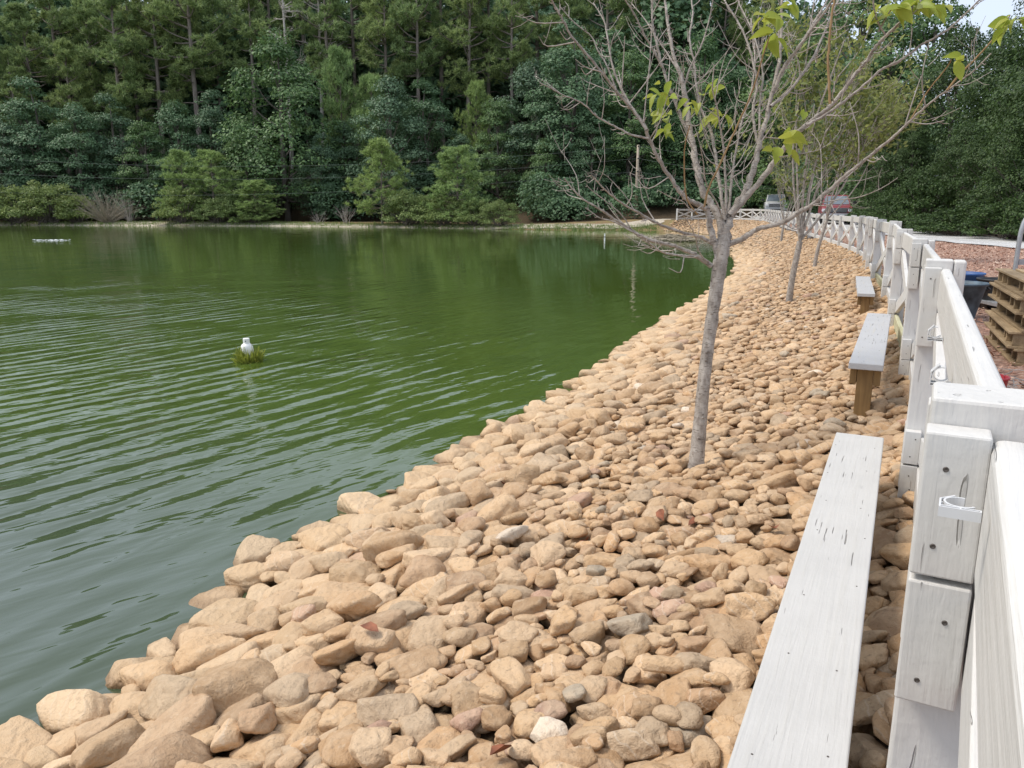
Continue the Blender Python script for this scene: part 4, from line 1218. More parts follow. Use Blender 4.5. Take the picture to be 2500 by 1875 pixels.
# small wooden stand on the far path
y = shore_y(418) + 2.2; x, y = place_px(418, y); z = float(ground(np.array([[x, y]]))[0][0])
t = thing('wooden_stand', 'small wooden post stand with a crossbar on the far bank', 'stand', (x, y, z))
for dx in (0, 1.25):
    b = MB(); b.box((dx - .06, -.06, -.2), (dx + .06, .06, 1.16)); b.build('post', M['pole_wood'], t)
b = MB(); b.box((-.12, -.09, 1.165), (1.37, .09, 1.25)); b.build('crossbar', M['pole_wood'], t)
# grass tufts along the far waterline
a = Acc()
for k in range(2600):
    px = rng.uniform(-60, 1600); xs = [0, 330, 680, 960, 1250, 1400, 1590]; ys = [550, 551, 552, 555, 560, 562, 562.5]
    y = on_z(px, np.interp(px, xs, ys), 0)[1] + rng.uniform(-.05, 2.4) ** 1.0; x, y = place_px(px, y)
    PLACED.append((x, y))
gp = np.array(PLACED); gz = ground(gp)[0]
n = len(gp); blades = []
for rep in range(7):
    o = rng.normal(size=(n, 2)) * .16; hgt = rng.uniform(.08, .34, n)
    b0 = np.c_[gp + o, gz - .02]; side = rng.normal(size=(n, 3)) * .5; side[:, 2] = 0; side /= np.linalg.norm(side, axis=1)[:, None]
    tip = b0 + np.c_[rng.normal(size=(n, 2)) * .08, hgt]
    V = np.stack([b0 - side * .025, b0 + side * .025, tip], 1).reshape(-1, 3)
    a.add(V, np.arange(3 * n).reshape(-1, 3))
gr = stuff(link('bank_grass', a.mesh('bank_grass'), M['leaf_bush']))
tag(gr, 'sparse grass and weeds along the far waterline', 'grass')

# utility pole and wires
pp = at(1552, 537, 76.0); pz = float(ground(np.array([pp[:2]]))[0][0])
ptop = at(1552, 357, 76.0)[2]
t = thing('utility_pole', 'slim wooden utility pole on the far bank right of centre', 'utility pole', (pp[0], pp[1], pz))
b = MB(); b.tube([(0, 0, -.5), (0, 0, (ptop - pz) * .5), (0, 0, ptop - pz)], [.17, .15, .12], 10); b.build('shaft', M['pole_wood'], t, True)
att = [at(1552, yy, 76.0)[2] for yy in (360, 389, 420)]
for zz in att:
    b = MB(); b.lathe([(.05, 0), (.07, .05), (.05, .12)], 8, Matrix.Translation((0, -.16, zz - pz - .06))); b.build('insulator', M['black'], t)
LW = [(-100, 376), (-100, 414), (-100, 463)]; RW = [(2560, 300), (2560, 345), (2560, 400)]
for k, lab in enumerate(('topmost', 'middle', 'lowest')):
    pts = []
    pL = at(-150, LW[k][1], 86.0); pR = at(*RW[k], 60.0); pM = np.array([pp[0], pp[1] - .16, att[k]])
    for j in range(25):
        w_ = j / 24; q_ = pL * (1 - w_) + pM * w_; q_[2] -= (2.55, 2.35, 2.1)[k] * 4 * w_ * (1 - w_) * .62; pts.append(q_)
    for j in range(1, 25):
        w_ = j / 24; q_ = pM * (1 - w_) + pR * w_; q_[2] -= 3.6 * 4 * w_ * (1 - w_) * .5; pts.append(q_)
    v, f = tube_arrays(pts, .010, 5)
    tag(link('overhead_wire', mesh_np('overhead_wire', v, f), M['cable'], None, True), '%s of the three overhead wires crossing in front of the wood' % lab, 'wire', 'overhead wires')

# ------------------------------------------------------------------ on the pond
p = on_z(605, 880, 0); p[2] = 0
t = thing('jug_float', 'white jug-shaped float sitting in a clump of green weeds on the pond', 'float', tuple(p))
b = MB(); b.lathe([(.03, -.06), (.062, -.05), (.068, .0), (.074, .08), (.078, .13), (.074, .172), (.062, .200), (.042, .216), (.036, .222)], 24)
b.build('jug', M['jug'], t, True)
b = MB(); b.lathe([(.040, .218), (.040, .276), (.036, .281)], 18); b.build('cap', M['jug'], t)
b = MB(); b.lathe([(.006, 0), (.006, .004)], 8, Matrix.Translation((.004, -.0395, .25)) @ Matrix.Rotation(math.pi / 2, 4, 'X')); b.build('hole', M['black'], t)
rng = np.random.RandomState(15); a = Acc()
for k in range(420):
    an = rng.uniform(0, 6.283); d = rng.uniform(.06, .14); s0 = np.array([math.cos(an) * d + .03, math.sin(an) * d - .03, -.02])
    e = s0 + np.array([math.cos(an) * .05, math.sin(an) * .05, 0]) * rng.uniform(0, 1.5) + rng.normal(size=3) * .03 + np.array([0, 0, rng.uniform(.06, .17) * (1.3 - d * 3)])
    P, rr = smooth_path(np.array([s0, (s0 + e) / 2 + rng.normal(size=3) * .015, e]), np.array([.006, .006, .002]), 2); v, f = tube_arrays(P, rr, 3); a.add(v, f)
weeds = stuff(link('weeds', a.mesh('weeds'), M['weed'], t, True))
p = on_z(1476, 588, 0)
t = thing('marker_stake', 'thin white stake standing in the water near the far bank', 'stake', (p[0], p[1], 0))
b = MB(); b.tube([(0, 0, -.5), (0, 0, .42)], [.045, .04], 8); b.build('rod', M['jug'], t)
b = MB(); b.tube([(0, 0, .20), (0, 0, .25)], [.046, .046], 8); b.build('band', M['black'], t)
p = on_z(1642, 588, 0); a = Acc()
for k in range(420):
    an = rng.uniform(0, 6.283); q = rng.uniform(0, 1) ** .5; x0 = p[0] + math.cos(an) * q * 1.45; y0 = p[1] + math.sin(an) * q * 1.3
    z0 = rng.uniform(-.02, .42) * (1 - q * .8); aa = rng.normal() * .7; L = rng.uniform(.3, .9); d = np.array([math.cos(aa), math.sin(aa), rng.normal() * .12]) * L
    v, f = tube_arrays([np.array([x0, y0, z0]) - d / 2, [x0, y0, z0 + .04], np.array([x0, y0, z0]) + d / 2], [.018, .02, .008], 4); a.add(v, f)
tag(link('reed_raft', a.mesh('reed_raft'), M['reed'], None, True), 'floating heap of dry reeds in the cove by the stone bank', 'reed heap')
p = on_z(130, 587, 0); a = Acc()
for k in range(110):
    x0 = p[0] + float(np.clip(rng.normal(), -2, 2)) * .55; y0 = p[1] + rng.normal() * .12; r_ = rng.uniform(.015, .045)
    v = ICO[2][0] * np.array([r_ * 1.6, r_, r_ * .3]) + np.array([x0, y0, rng.uniform(0, .05)]); a.add(v, ICO[2][1])
tag(stuff(link('foam', a.mesh('foam'), M['foam'], None, True)), 'thin white streak of foam on the pond near the left edge', 'foam')

# ------------------------------------------------------------------ young bare tree in the foreground
def from_a(X, Y): return 1280 + X / 2.676, Y / 2.676
def from_b(X, Y): return 1700 + X / 2.765, Y / 2.765
def from_7(X, Y): return 1400 + X / 4.916, 500 + Y / 4.916
TD = 4.25
base_p = np.array([1.02, 4.12, .34])
PXM = TD / FPX
LIMBS = []                                                     # (pixel points, radius px start..end, depth offset end, material)
def limb(conv, pts, r0, r1, dz, mat='bark', d0=0.0, k=None):
    LIMBS.append(([conv(*q) for q in pts], r0, r1, d0, dz, mat))
A_, B_, S_ = from_a, from_b, from_7
limb(A_, [(1262,1650),(1225,1520),(1203,1430),(1190,1350)], 9.0, 6.6, -.04)
limb(A_, [(1192,1365),(1130,1335),(1060,1300),(1000,1230),(930,1120),(870,1020),(810,890),(770,800),(690,700),(600,590),(520,490),(410,355),(310,240),(240,110),(180,0),(150,-80)], 6.4, 2.1, -.75, 'bark', -.04)
limb(A_, [(1290,1580),(1288,1450),(1240,1360),(1180,1270),(1130,1120),(1110,1000),(1095,900),(1065,720),(1040,560),(1010,460),(985,400),(960,280),(940,180),(925,60),(915,-60)], 11.5, 2.6, .35)
limb(A_, [(1318,1570),(1335,1440),(1400,1330),(1450,1250),(1500,1100),(1530,960),(1560,850),(1600,700),(1640,520),(1668,380),(1680,150),(1682,-60)], 12.0, 2.6, .25)
limb(B_, [(205,1660),(330,1600),(420,1545),(560,1510),(700,1430),(800,1370),(900,1280),(1000,1190),(1100,1110),(1200,1030),(1300,950),(1400,860),(1480,780),(1560,710),(1650,640),(1750,570),(1880,470),(1990,360)], 7.5, 1.4, -.95)
limb(B_, [(225,1450),(330,1340),(440,1210),(550,1060),(640,950),(720,860),(800,800),(900,720),(1000,600),(1100,470),(1150,410),(1200,330),(1280,240),(1380,150),(1480,80),(1560,10),(1610,-50)], 8.5, 2.2, -.55)
limb(B_, [(740,845),(850,790),(950,720),(1040,650),(1150,560),(1250,470),(1350,420),(1430,370),(1520,300),(1600,260),(1720,180),(1830,80),(1910,0),(1960,-50)], 4.0, 1.8, -.6, 'bark', -.3)
limb(B_, [(520,620),(600,440),(700,310),(800,170),(880,60),(940,-30)], 5.0, 2.6, -.25, 'bark', .1)
limb(B_, [(560,520),(650,380),(740,240),(820,110),(900,-20)], 4.0, 2.0, .4, 'bark', .1)
limb(B_, [(500,720),(640,600),(780,400),(850,250),(930,60),(980,-40)], 4.0, 2.0, .5, 'bark', .1)
limb(B_, [(905,700),(895,560),(890,400),(900,250),(915,100),(938,-30)], 3.4, 2.6, -.5, 'shoot', -.4)
limb(A_, [(1530,940),(1503,830),(1495,700),(1520,560),(1500,430),(1460,280),(1400,150),(1330,40),(1290,-30)], 4.2, 1.8, .35, 'bark', .12)
limb(A_, [(1540,900),(1535,700),(1560,500),(1530,330),(1480,180),(1420,60),(1380,-40)], 3.0, 1.6, .6, 'bark', .12)
limb(A_, [(1312,1440),(1275,1200),(1240,960),(1210,830),(1150,700),(1120,520),(1110,420),(1080,250),(1100,100),(1090,-30)], 4.6, 1.8, .5)
limb(A_, [(1335,1420),(1352,1200),(1380,1000),(1420,800),(1480,610),(1505,430),(1500,260),(1480,120)], 3.8, 1.4, .7)
limb(A_, [(1322,1400),(1312,1150),(1300,950),(1280,830),(1258,690),(1230,590),(1240,420)], 3.6, 1.3, -.3)
limb(A_, [(1300,1440),(1260,1330),(1190,1200),(1170,1060),(1145,930)], 2.6, 1.0, -.4)
limb(S_, [(1655,735),(1500,630),(1400,570),(1250,510),(1050,455),(900,410),(770,350),(690,300),(600,240),(500,180),(400,110),(330,60),(230,0),(130,-60),(20,-160),(-60,-250),(-110,-320)], 6.6, 1.4, -.35)
limb(S_, [(1490,622),(1300,610),(1100,580),(960,500),(860,430),(760,365)], 3.4, 1.6, -.55, 'bark', -.08)
limb(S_, [(900,412),(700,320),(560,240),(430,185),(320,160),(220,90),(140,35)], 2.4, 1.2, -.25, 'bark', -.2)
limb(S_, [(1665,470),(1560,400),(1450,365),(1300,330),(1150,280),(1000,220),(860,140),(760,80),(640,20),(540,-50),(460,-110),(390,-170),(330,-230),(260,-310),(210,-360)], 5.0, 1.3, -.55)
limb(S_, [(690,300),(640,205),(560,100),(440,0),(330,-90),(210,-180),(150,-250)], 1.8, 1.0, -.3, 'bark', -.2)
limb(A_, [(812,905),(700,880),(600,830),(520,790),(460,750),(400,690),(330,650),(250,620),(180,580),(100,540)], 2.7, 1.2, -.7, 'bark', -.4)
limb(A_, [(800,850),(740,760),(660,630),(600,500),(570,400),(545,250),(525,150),(490,80),(450,20)], 3.8, 1.4, -.2, 'bark', -.4)
limb(A_, [(1085,880),(1020,750),(960,600),(900,430),(870,300),(840,180),(835,50),(830,-50)], 4.4, 2.0, .1, 'bark', .15)
limb(A_, [(905,440),(840,320),(790,240),(730,110),(660,0),(620,-60)], 3.2, 1.5, -.1, 'bark', .12)
limb(A_, [(778,800),(800,600),(820,400),(835,150),(840,-40)], 1.7, 1.2, -.45, 'bark', -.4)
limb(A_, [(1175,1350),(1205,1230),(1290,1050),(1400,800),(1480,620),(1550,400),(1600,240)], 2.8, 1.6, -.6, 'shoot', -.1)
limb(A_, [(1130,1400),(1060,1290),(1045,1100),(1050,950),(1080,820)], 2.2, 1.3, -.5, 'shoot', -.1)
limb(A_, [(600,590),(540,430),(480,330),(440,240),(330,150),(230,40)], 2.2, 1.2, -.55, 'bark', -.55)
limb(A_, [(1040,570),(1090,430),(1160,290),(1210,120),(1240,-30)], 2.6, 1.4, .1, 'bark', .2)
limb(A_, [(1010,470),(940,360),(860,240),(790,130),(700,20)], 2.4, 1.2, .5, 'bark', .2)
limb(B_, [(1450,800),(1560,620),(1680,470),(1725,400)], 1.7, 1.3, -1.0, 'shoot', -.75)
limb(B_, [(1690,610),(1780,500),(1880,400),(2000,270),(2060,200),(2120,100)], 2.6, 1.4, -1.0, 'shoot', -.85)
limb(B_, [(1275,235),(1225,150),(1205,80),(1190,-20)], 2.4, 1.8, -.6, 'bark', -.5)
limb(B_, [(1230,215),(1280,120),(1330,40)], 2.6, 1.6, -.55, 'bark', -.5)
limb(B_, [(840,1390),(845,1200),(840,1010),(820,950),(780,900)], 1.3, .8, -.2, 'bark', -.3)
limb(B_, [(800,1380),(950,1350),(1100,1330),(1250,1270),(1360,1200)], 1.7, .8, -.5, 'bark', -.3)
limb(B_, [(560,1060),(700,1040),(850,1000),(960,900),(980,830)], 1.7, .8, -.1, 'bark', -.2)
limb(S_, [(1640,700),(1560,640),(1490,520),(1470,400),(1400,250),(1320,130)], 2.2, .9, -.6)
limb(A_, [(1160,1345),(1100,1380),(1040,1320),(960,1290),(870,1240)], 1.8, .9, -.4, 'bark', -.1)
limb(A_, [(720,1375),(660,1280),(590,1200),(540,1150)], 1.5, .8, -.4, 'bark', -.35)
limb(A_, [(590,1290),(565,1240),(575,1190)], 1.2, .7, -.4, 'bark', -.4)

tree = thing('young_tree', 'nearly bare young tree leaning out of the stones, a few yellow-green leaves', 'tree', tuple(base_p))
bo = np.array(base_p)
trk_px = [(1695, 1185), (1697, 1165), (1700, 1142), (1703, 1100), (1712, 1000), (1722, 900), (1735, 800), (1748, 710), (1757, 650), (1765, 600), (1768, 560)]
trk_r = [30, 25, 20.5, 17.5, 16.0, 15.2, 15.2, 15.8, 17.5, 17.0, 13.0]
P = np.array([at(x, y, TD) for x, y in trk_px]); P, rr = smooth_path(P, np.array(trk_r) * PXM, 5)
rng = np.random.RandomState(2)
rr = rr * (1 + .03 * rng.normal(size=len(rr)))
v, f = tube_arrays(P, rr, 18); v += rng.normal(size=v.shape) * .0008
tr = Acc(); tr.add(v - bo, f)
for kx, ky in ((1738, 765), (1722, 880), (1708, 1070), (1712, 1020), (1728, 860)):   # knots
    c = at(kx + rng.uniform(-3, 6), ky, TD - .036); vv = ICO[2][0] * np.array([.008, .005, .007]) + c; tr.add(vv - bo, ICO[2][1])
link('trunk', tr.mesh('trunk'), M['bark'], tree, True)
twigs = Acc()
def add_tube(acc, P, r, n):
    v, f = tube_arrays(P, r, n); acc.add(v - bo, f)
for li, (pts, r0, r1, d0, dz, mat) in enumerate(LIMBS):
    n = len(pts); w_ = np.linspace(0, 1, n)
    dep = TD + d0 + (dz - d0) * w_ ** 1.2
    P = np.array([at(x, y, d) for (x, y), d in zip(pts, dep)])
    rad = (r0 + (r1 - r0) * w_ ** .75) * dep / FPX
    P, rr = smooth_path(P, rad, 5)
    rr = rr * (1 + .06 * rng.normal(size=len(rr)))
    P[1:-1] += rng.normal(size=P[1:-1].shape) * rr[1:-1, None] * .18
    one = Acc(); add_tube(one, P, rr, 9 if r0 > 5 else 7)
    link('shoot' if mat == 'shoot' else 'limb', one.mesh('limb'), M[mat], tree, True)
    if mat == 'shoot': continue
    L = np.concatenate([[0], np.cumsum(np.linalg.norm(np.diff(P, axis=0), axis=1))])
    s = rng.uniform(.1, .2) if r0 < 5 else .32
    while s < L[-1]:
        c = np.array([np.interp(s, L, P[:, k]) for k in range(3)]); i_ = min(len(P) - 2, np.searchsorted(L, s)); T = P[i_+1] - P[i_]; T /= np.linalg.norm(T) + 1e-9
        side = np.cross(T, rng.normal(size=3)); side /= np.linalg.norm(side) + 1e-9
        spur = rng.rand() < .58
        l_ = rng.uniform(.015, .045) if spur else rng.uniform(.08, .34) * (1 if r0 > 3 else .6)
        d = T * rng.uniform(.35, .9) + side * .8; d /= np.linalg.norm(d)
        q0 = c; q1 = c + d * l_ * .5 + rng.normal(size=3) * l_ * .06; q2 = c + d * l_ * .85 + np.array([0, 0, l_ * .22]) + rng.normal(size=3) * l_ * .08
        b0 = min(np.interp(s, L, rr) * .6, .0034 if not spur else .0030)
        Pt, rt_ = smooth_path(np.array([q0, q1, q2]), np.array([b0, b0 * .75, b0 * .45]), 2 if spur else 3)
        add_tube(twigs, Pt, rt_, 4)
        if not spur:
            for j in range(rng.randint(1, 5)):
                w2 = rng.uniform(.25, .95); m0 = q0 + (q2 - q0) * w2; d2 = d + rng.normal(size=3) * .7; l2_ = l_ * rng.uniform(.12, .4)
                add_tube(twigs, np.array([m0, m0 + d2 * l2_ * .6, m0 + d2 * l2_ + np.array([0, 0, l2_ * .2])]), np.array([b0 * .6, b0 * .5, b0 * .35]), 3)
        s += rng.uniform(.02, .055)
stuff(link('twigs', twigs.mesh('twigs'), M['twig'], tree, True))
# its few big leaves
def big_leaf(seed):
    r = np.random.RandomState(seed); n = 8
    ys = np.linspace(0, 1, n); wd = .30 * np.sin(np.pi * ys ** .8) ** .9 * (1 - .25 * ys); wd[0] = .015; wd[-1] = .004
    droop = -.28 * r.uniform(.3, 1.3) * ys ** 2; fold = r.uniform(.2, .7); tw = r.uniform(-.5, .5)
    V = []
    for y_, w_, d_ in zip(ys, wd, droop):
        V += [(-w_, y_, d_ + fold * w_ + tw * w_ * y_), (0, y_, d_), (w_, y_, d_ + fold * w_ - tw * w_ * y_)]
    F = []
    for i in range(n - 1):
        for j in (0, 1): F.append([i*3+j, i*3+j+1, i*3+j+4, i*3+j+3])
    return mesh_np('leaf', np.array(V), np.array(F))
LEAFM = []
for k in range(5):
    me = big_leaf(k); me.materials.append(M['leaf_big']); me.polygons.foreach_set('use_smooth', np.ones(len(me.polygons), bool)); LEAFM.append(me)
CLUST = [(A_, 900, 640, 65, 95, 9, -.2, 88), (A_, 925, 790, 45, 80, 6, -.2, 95), (A_, 1110, 645, 60, 40, 5, -.1, 80), (A_, 1250, 560, 55, 55, 6, 0, 75), (A_, 1265, 720, 50, 60, 5, 0, 110),
         (B_, 500, 130, 70, 50, 6, -.1, 100), (B_, 515, 250, 85, 60, 6, -.1, 130), (B_, 620, 40, 30, 60, 3, .1, 110), (B_, 725, 725, 35, 25, 2, -.3, 70), (B_, 630, 900, 60, 40, 4, -.2, 130),
         (B_, 590, 1000, 70, 40, 4, -.2, 120), (B_, 1300, 70, 70, 60, 7, -.5, 160), (B_, 1480, 30, 90, 40, 6, -.5, 140), (B_, 1600, 20, 60, 40, 4, -.5, 120),
         (B_, 1790, 400, 50, 25, 3, -1.0, 115), (B_, 2080, 140, 80, 60, 6, -1.05, 120), (B_, 2190, 120, 50, 70, 4, -1.05, 120)]
rl = np.random.RandomState(33)
for conv, X, Y, sx, sy, n, dd, ln in CLUST:
    for k in range(int(n * 1.4)):
        px, py = conv(X + rl.normal() * sx * .6, Y + rl.normal() * sy * .6)
        d = TD + dd + rl.normal() * .06
        o = bpy.data.objects.new('leaf', LEAFM[rl.randint(5)]); C.objects.link(o); o.parent = tree
        ang = rl.uniform(0, 6.283)
        dirv = Vector((math.cos(ang), math.sin(ang) * .6 - .25, rl.uniform(-1.3, .25))).normalized()
        rot = dirv.to_track_quat('Y', 'Z').to_matrix() @ Matrix.Rotation(rl.uniform(-.9, .9), 3, 'Y')
        sc = ln / 2.72 * d / FPX * rl.uniform(.85, 1.3)
        o.matrix_local = Matrix.Translation(Vector(at(px, py, d) - bo)) @ rot.to_4x4() @ Matrix.Scale(sc, 4)

# ------------------------------------------------------------------ the leafy young trees behind it
def sapling(name, bx, by, lean, h, spread, seed, label, leafy, leafsz, trunk_r, fork, stems):
    rng = np.random.RandomState(seed)
    z = float(ground(np.array([[bx, by]]))[0][0])
    t = thing(name, label, 'tree', (bx, by, z), 0, 'young trees in the stone bank')
    tr = Acc(); lv = Acc(); tw = Acc()
    F0 = np.array([lean, 0, fork])
    P, rr = smooth_path(np.array([[0, 0, -.15], [lean * .25, 0, fork * .4], F0]), np.array([1.15, .95, .9]) * trunk_r, 4); v, f = tube_arrays(P, rr, 12); tr.add(v, f)
    def grow(p, d, L, r, lvl):
        d = d / np.linalg.norm(d)
        e = p + d * L; mid = p + d * L * .5 + rng.normal(size=3) * L * .05
        P, rr = smooth_path(np.array([p, mid, e + np.array([0, 0, .06 * L])]), np.array([r, r * .75, r * .4]), 3)
        v, f = tube_arrays(P, rr, 6 if lvl < 2 else 4); (tr if lvl < 2 else tw).add(v, f)
        if lvl >= 1:
            n = int(leafy * L * (9 if lvl == 1 else 25))
            if n:
                w_ = rng.uniform(.15, 1.0, n); c = p + (e - p) * w_[:, None] + rng.normal(size=(n, 3)) * .045 * (1 + lvl * .3)
                hh = c[:, 2] / h
                keepm = rng.rand(n) < np.clip(.25 + hh * 1.1, 0, 1)
                c = c[keepm]
                if len(c):
                    nm = rng.normal(size=c.shape) * .7 + np.array([0, -.2, .6]); q, f2 = leaf_quads(rng, c - np.array([0, 0, .02]), nm, leafsz * rng.uniform(.6, 1.3, len(c)), .3, .45); lv.add(q, f2)
        if lvl < 3:
            n = (5, 5, 3)[lvl]
            for j in range(n):
                w_ = rng.uniform(.25, 1.0); s0 = p + (e - p) * w_
                dd = d + rng.normal(size=3) * np.array([.55, .55, .35]) + np.array([0, 0, .15])
                grow(s0, dd, L * rng.uniform(.28, .55), r * .42, lvl + 1)
    for (dx, dy, L) in stems:
        grow(F0, np.array([dx * spread, dy * spread, 1.0]), L, trunk_r * .40, 0)
    link('trunk', tr.mesh('trunk'), M['bark'], t, True)
    stuff(link('twigs', tw.mesh('twigs'), M['twig'], t, True))
    stuff(link('leaves', lv.mesh('leaves'), M['leaf_olive'], t))
    return t
sapling('young_tree', 4.18, 11.75, .10, 4.6, .42, 71, 'leafy young tree with a split trunk, second along the stone bank', .9, .10, .047, .98,
        [(-.25, .1, 1.7), (.55, .0, 2.3), (.25, -.3, 2.6), (.05, .35, 2.8), (.95, .2, 2.1), (1.35, -.1, 1.9)])
sapling('young_tree', 7.0, 18.2, .20, 4.6, .45, 72, 'slim olive-leaved young tree, third along the stone bank', 1.0, .12, .042, 1.15,
        [(-.2, .1, 2.2), (.45, .1, 2.7), (.15, -.3, 2.9), (.9, .2, 2.5), (1.2, -.1, 2.2), (.65, .3, 3.1)])
sapling('young_tree', 11.3, 33.2, .05, 4.0, .5, 73, 'thin grey mostly bare young tree, farthest along the stone bank', .35, .12, .055, .8,
        [(-.5, .1, 2.0), (.1, .2, 2.6), (.5, -.2, 2.3), (-.2, -.2, 2.4), (.8, .1, 2.0)])

# ------------------------------------------------------------------ beyond the fence
def pallet(x, y, z, rz, label, seed):
    r = random.Random(seed)
    t = thing('pallet', label, 'pallet', (x, y, z), rz, 'stacked wooden pallets')
    W, D = 1.45, 1.05
    for fx in (.0, .16, .34, .66, .84, 1.0):
        xx = .02 + fx * (W - .06) + r.uniform(-.03, .03) * (0 < fx < 1)
        b = MB(); b.box((xx - .016, .012 + r.uniform(0, .02), .0195), (xx + .018, D, .1085)); b.build('stringer', M['pallet'], t, bevel=.002)
    n = 7
    for k in range(n):
        yy = k * (D - .11) / (n - 1)
        b = MB(); b.box((-.012 + r.uniform(-.01, .01), yy - .012, .110), (W + r.uniform(-.01, .012), yy + .105, .127)); b.build('deck_board', M['pallet'], t, bevel=.002)
    for k in range(3):
        yy = k * (D - .10) / 2
        b = MB(); b.box((-.01, yy - .01, 0.0), (W, yy + .10, .018)); b.build('base_board', M['pallet'], t, bevel=.002)
    return t
cor = np.array([4.42, 7.20])                                    # far left corner of the stack
dirp = np.array([-.40, -.916])
PL = ['bottom pallet of the weathered wooden stack behind the fence', 'second pallet from the bottom of the wooden stack', 'third pallet from the bottom of the wooden stack',
      'fourth pallet from the bottom of the wooden stack', 'top pallet of the wooden stack behind the fence']
for k in range(5):
    j = random.Random(k + 50)
    c = cor + np.array([j.uniform(-.025, .025), j.uniform(-.03, .03)])
    pallet(c[0], c[1], .682 + k * .1285, math.atan2(dirp[1], dirp[0]) + j.uniform(-.02, .02), PL[k], k)
def tub(x, y, r, h, mat, label, rim):
    t = thing('tub', label, 'tub', (x, y, .665))
    b = MB(); b.lathe([(r*.62, 0), (r*.64, .01), (r*.97, h-.03), (r, h-.03), (r*1.07, h-.012), (r*1.07, h), (r*.96, h), (r*.93, h-.05), (r*.60, .03)], 28)
    b.build('body', mat, t, True)
    for s in (-1, 1):
        b = MB(); b.tube([(s*r*.98, -.07, h-.05), (s*r*1.16, -.05, h-.075), (s*r*1.2, 0, h-.085), (s*r*1.16, .05, h-.075), (s*r*.98, .07, h-.05)], .012, 6); b.build('handle', M['black'], t, True)
    return t
tp_ = at(2352, 700, 8.35)
tub(tp_[0] - .03, tp_[1], .25, .42, M['tub_dark'], 'worn dark blue tub nearest the fence beside the pallets', None)
tp_ = at(2352, 670, 9.5)
tub(tp_[0] - .03, tp_[1], .25, .43, M['tub_blue'], 'brighter blue tub behind the worn dark one', None)
tp_ = at(2425, 700, 9.0)
tub(tp_[0] + .06, tp_[1], .22, .40, M['black'], 'black tub half hidden by the pallet stack', None)
bp = on_z(2434, 925, .665)
t = thing('bucket', 'small red bucket on the ground at the foot of the pallets', 'bucket', (2.93, 4.66, .68))
b = MB(); b.lathe([(.075, 0), (.098, .165), (.105, .168), (.105, .18), (.094, .18), (.072, .012)], 22); b.build('body', M['red_bucket'], t, True)
b = MB(); b.tube([(.1 * math.cos(a_), .02, .165 - .09 * math.sin(a_)) for a_ in np.linspace(0, math.pi, 9)], .0035, 5); b.build('handle', M['wire'], t, True)
rng = np.random.RandomState(19); a = Acc()
for k in range(46):
    c = np.array([3.14 + rng.normal() * .16, 4.66 + rng.normal() * .13, .69 + abs(rng.normal()) * .07]); pts = [c]
    d = rng.normal(size=3)
    for j in range(7):
        d = d * .6 + rng.normal(size=3) * .7; d[2] *= .4; c = c + d / np.linalg.norm(d) * .055; c[2] = max(.668, c[2]); pts.append(c)
    P, rr = smooth_path(np.array(pts), np.full(len(pts), .0018), 2); v, f = tube_arrays(P, rr, 4); a.add(v, f)
tag(link('wire_tangle', a.mesh('wire_tangle'), M['wire'], None, True), 'tangle of thin grey wire beside the red bucket', 'wire')
# tube frame cart
cp = on_z(2462, 745, .665)
t = thing('tube_cart', 'grey steel tube cart handle rising behind the pallets at the right edge', 'cart', (5.42, 8.45, .665), R(-4))
for s in (0, .62):
    b = MB(); P, rr = smooth_path(np.array([(s, 0, .12), (s, 0, .62), (s + (.01 if s == 0 else -.01), 0, .98), (s + (.07 if s == 0 else -.07), 0, 1.14), (s + (.16 if s == 0 else -.16), 0, 1.24), (.31, 0, 1.27)]), np.full(6, .024), 4)
    b.tube(P, rr, 10); b.build('side_tube', M['steel'], t, True)
b = MB(); b.tube([(.02, 0, 1.03), (.60, 0, 1.03)], .016, 8); b.build('crossbar', M['steel'], t, True)
b = MB(); b.box((.026, -.008, .60), (.594, .008, .66)); b.build('flat_bar', M['steel'], t)
b = MB(); b.box((-.03, .03, .12), (.65, 1.1, .16)); b.build('deck', M['steel'], t, bevel=.004)
for x_ in (.03, .59):
    for y_ in (.12, 1.0):
        b = MB(); b.lathe([(.02, -.02), (.06, -.018), (.06, .018), (.02, .02)], 14, Matrix.Translation((x_, y_, .06)) @ Matrix.Rotation(math.pi / 2, 4, 'Y')); b.build('wheel', M['tyre'], t, True)
# orange pipe end under the fence, near the middle bench
b = MB(); b.tube([(2.62, 4.62, .60), (2.86, 4.72, .66), (3.15, 4.80, .68)], .016, 8); o = b.build('orange_pipe', M['orange'], None, True)
tag(o, 'short orange pipe lying under the bottom rail near the middle bench', 'pipe')

# mulch chips
rng = np.random.RandomState(91)
n = 15000
qx = rng.uniform(2.5, 16.5, n * 2); qy = rng.uniform(4.5, 30, n * 2); cp_ = np.stack([qx, qy], -1)
gz, _, gdf, gl = ground(cp_); okc = (~gl) & (gdf > .15) & (qx < 15.4)
cp_ = cp_[okc][:n]; gz = gz[okc][:n]; n = len(cp_)
an = rng.uniform(0, 6.283, n); L = rng.uniform(.012, .045, n); Wd = rng.uniform(.004, .011, n)
ux = np.stack([np.cos(an) * L, np.sin(an) * L, rng.normal(size=n) * .012], -1); vx = np.stack([-np.sin(an) * Wd, np.cos(an) * Wd, rng.normal(size=n) * .006], -1)
c0 = np.c_[cp_, gz + rng.uniform(.006, .03, n)]; up = np.array([0, 0, .008])
V = np.stack([c0 - ux - vx, c0 + ux - vx, c0 + ux * .8 + vx, c0 - ux * .9 + vx, c0 + up], 1).reshape(-1, 3)
k = np.arange(n)[:, None] * 5
F = np.concatenate([k + np.array(q_) for q_ in ([0, 1, 4], [1, 2, 4], [2, 3, 4], [3, 0, 4])])
tm = NT('mulch_chips')
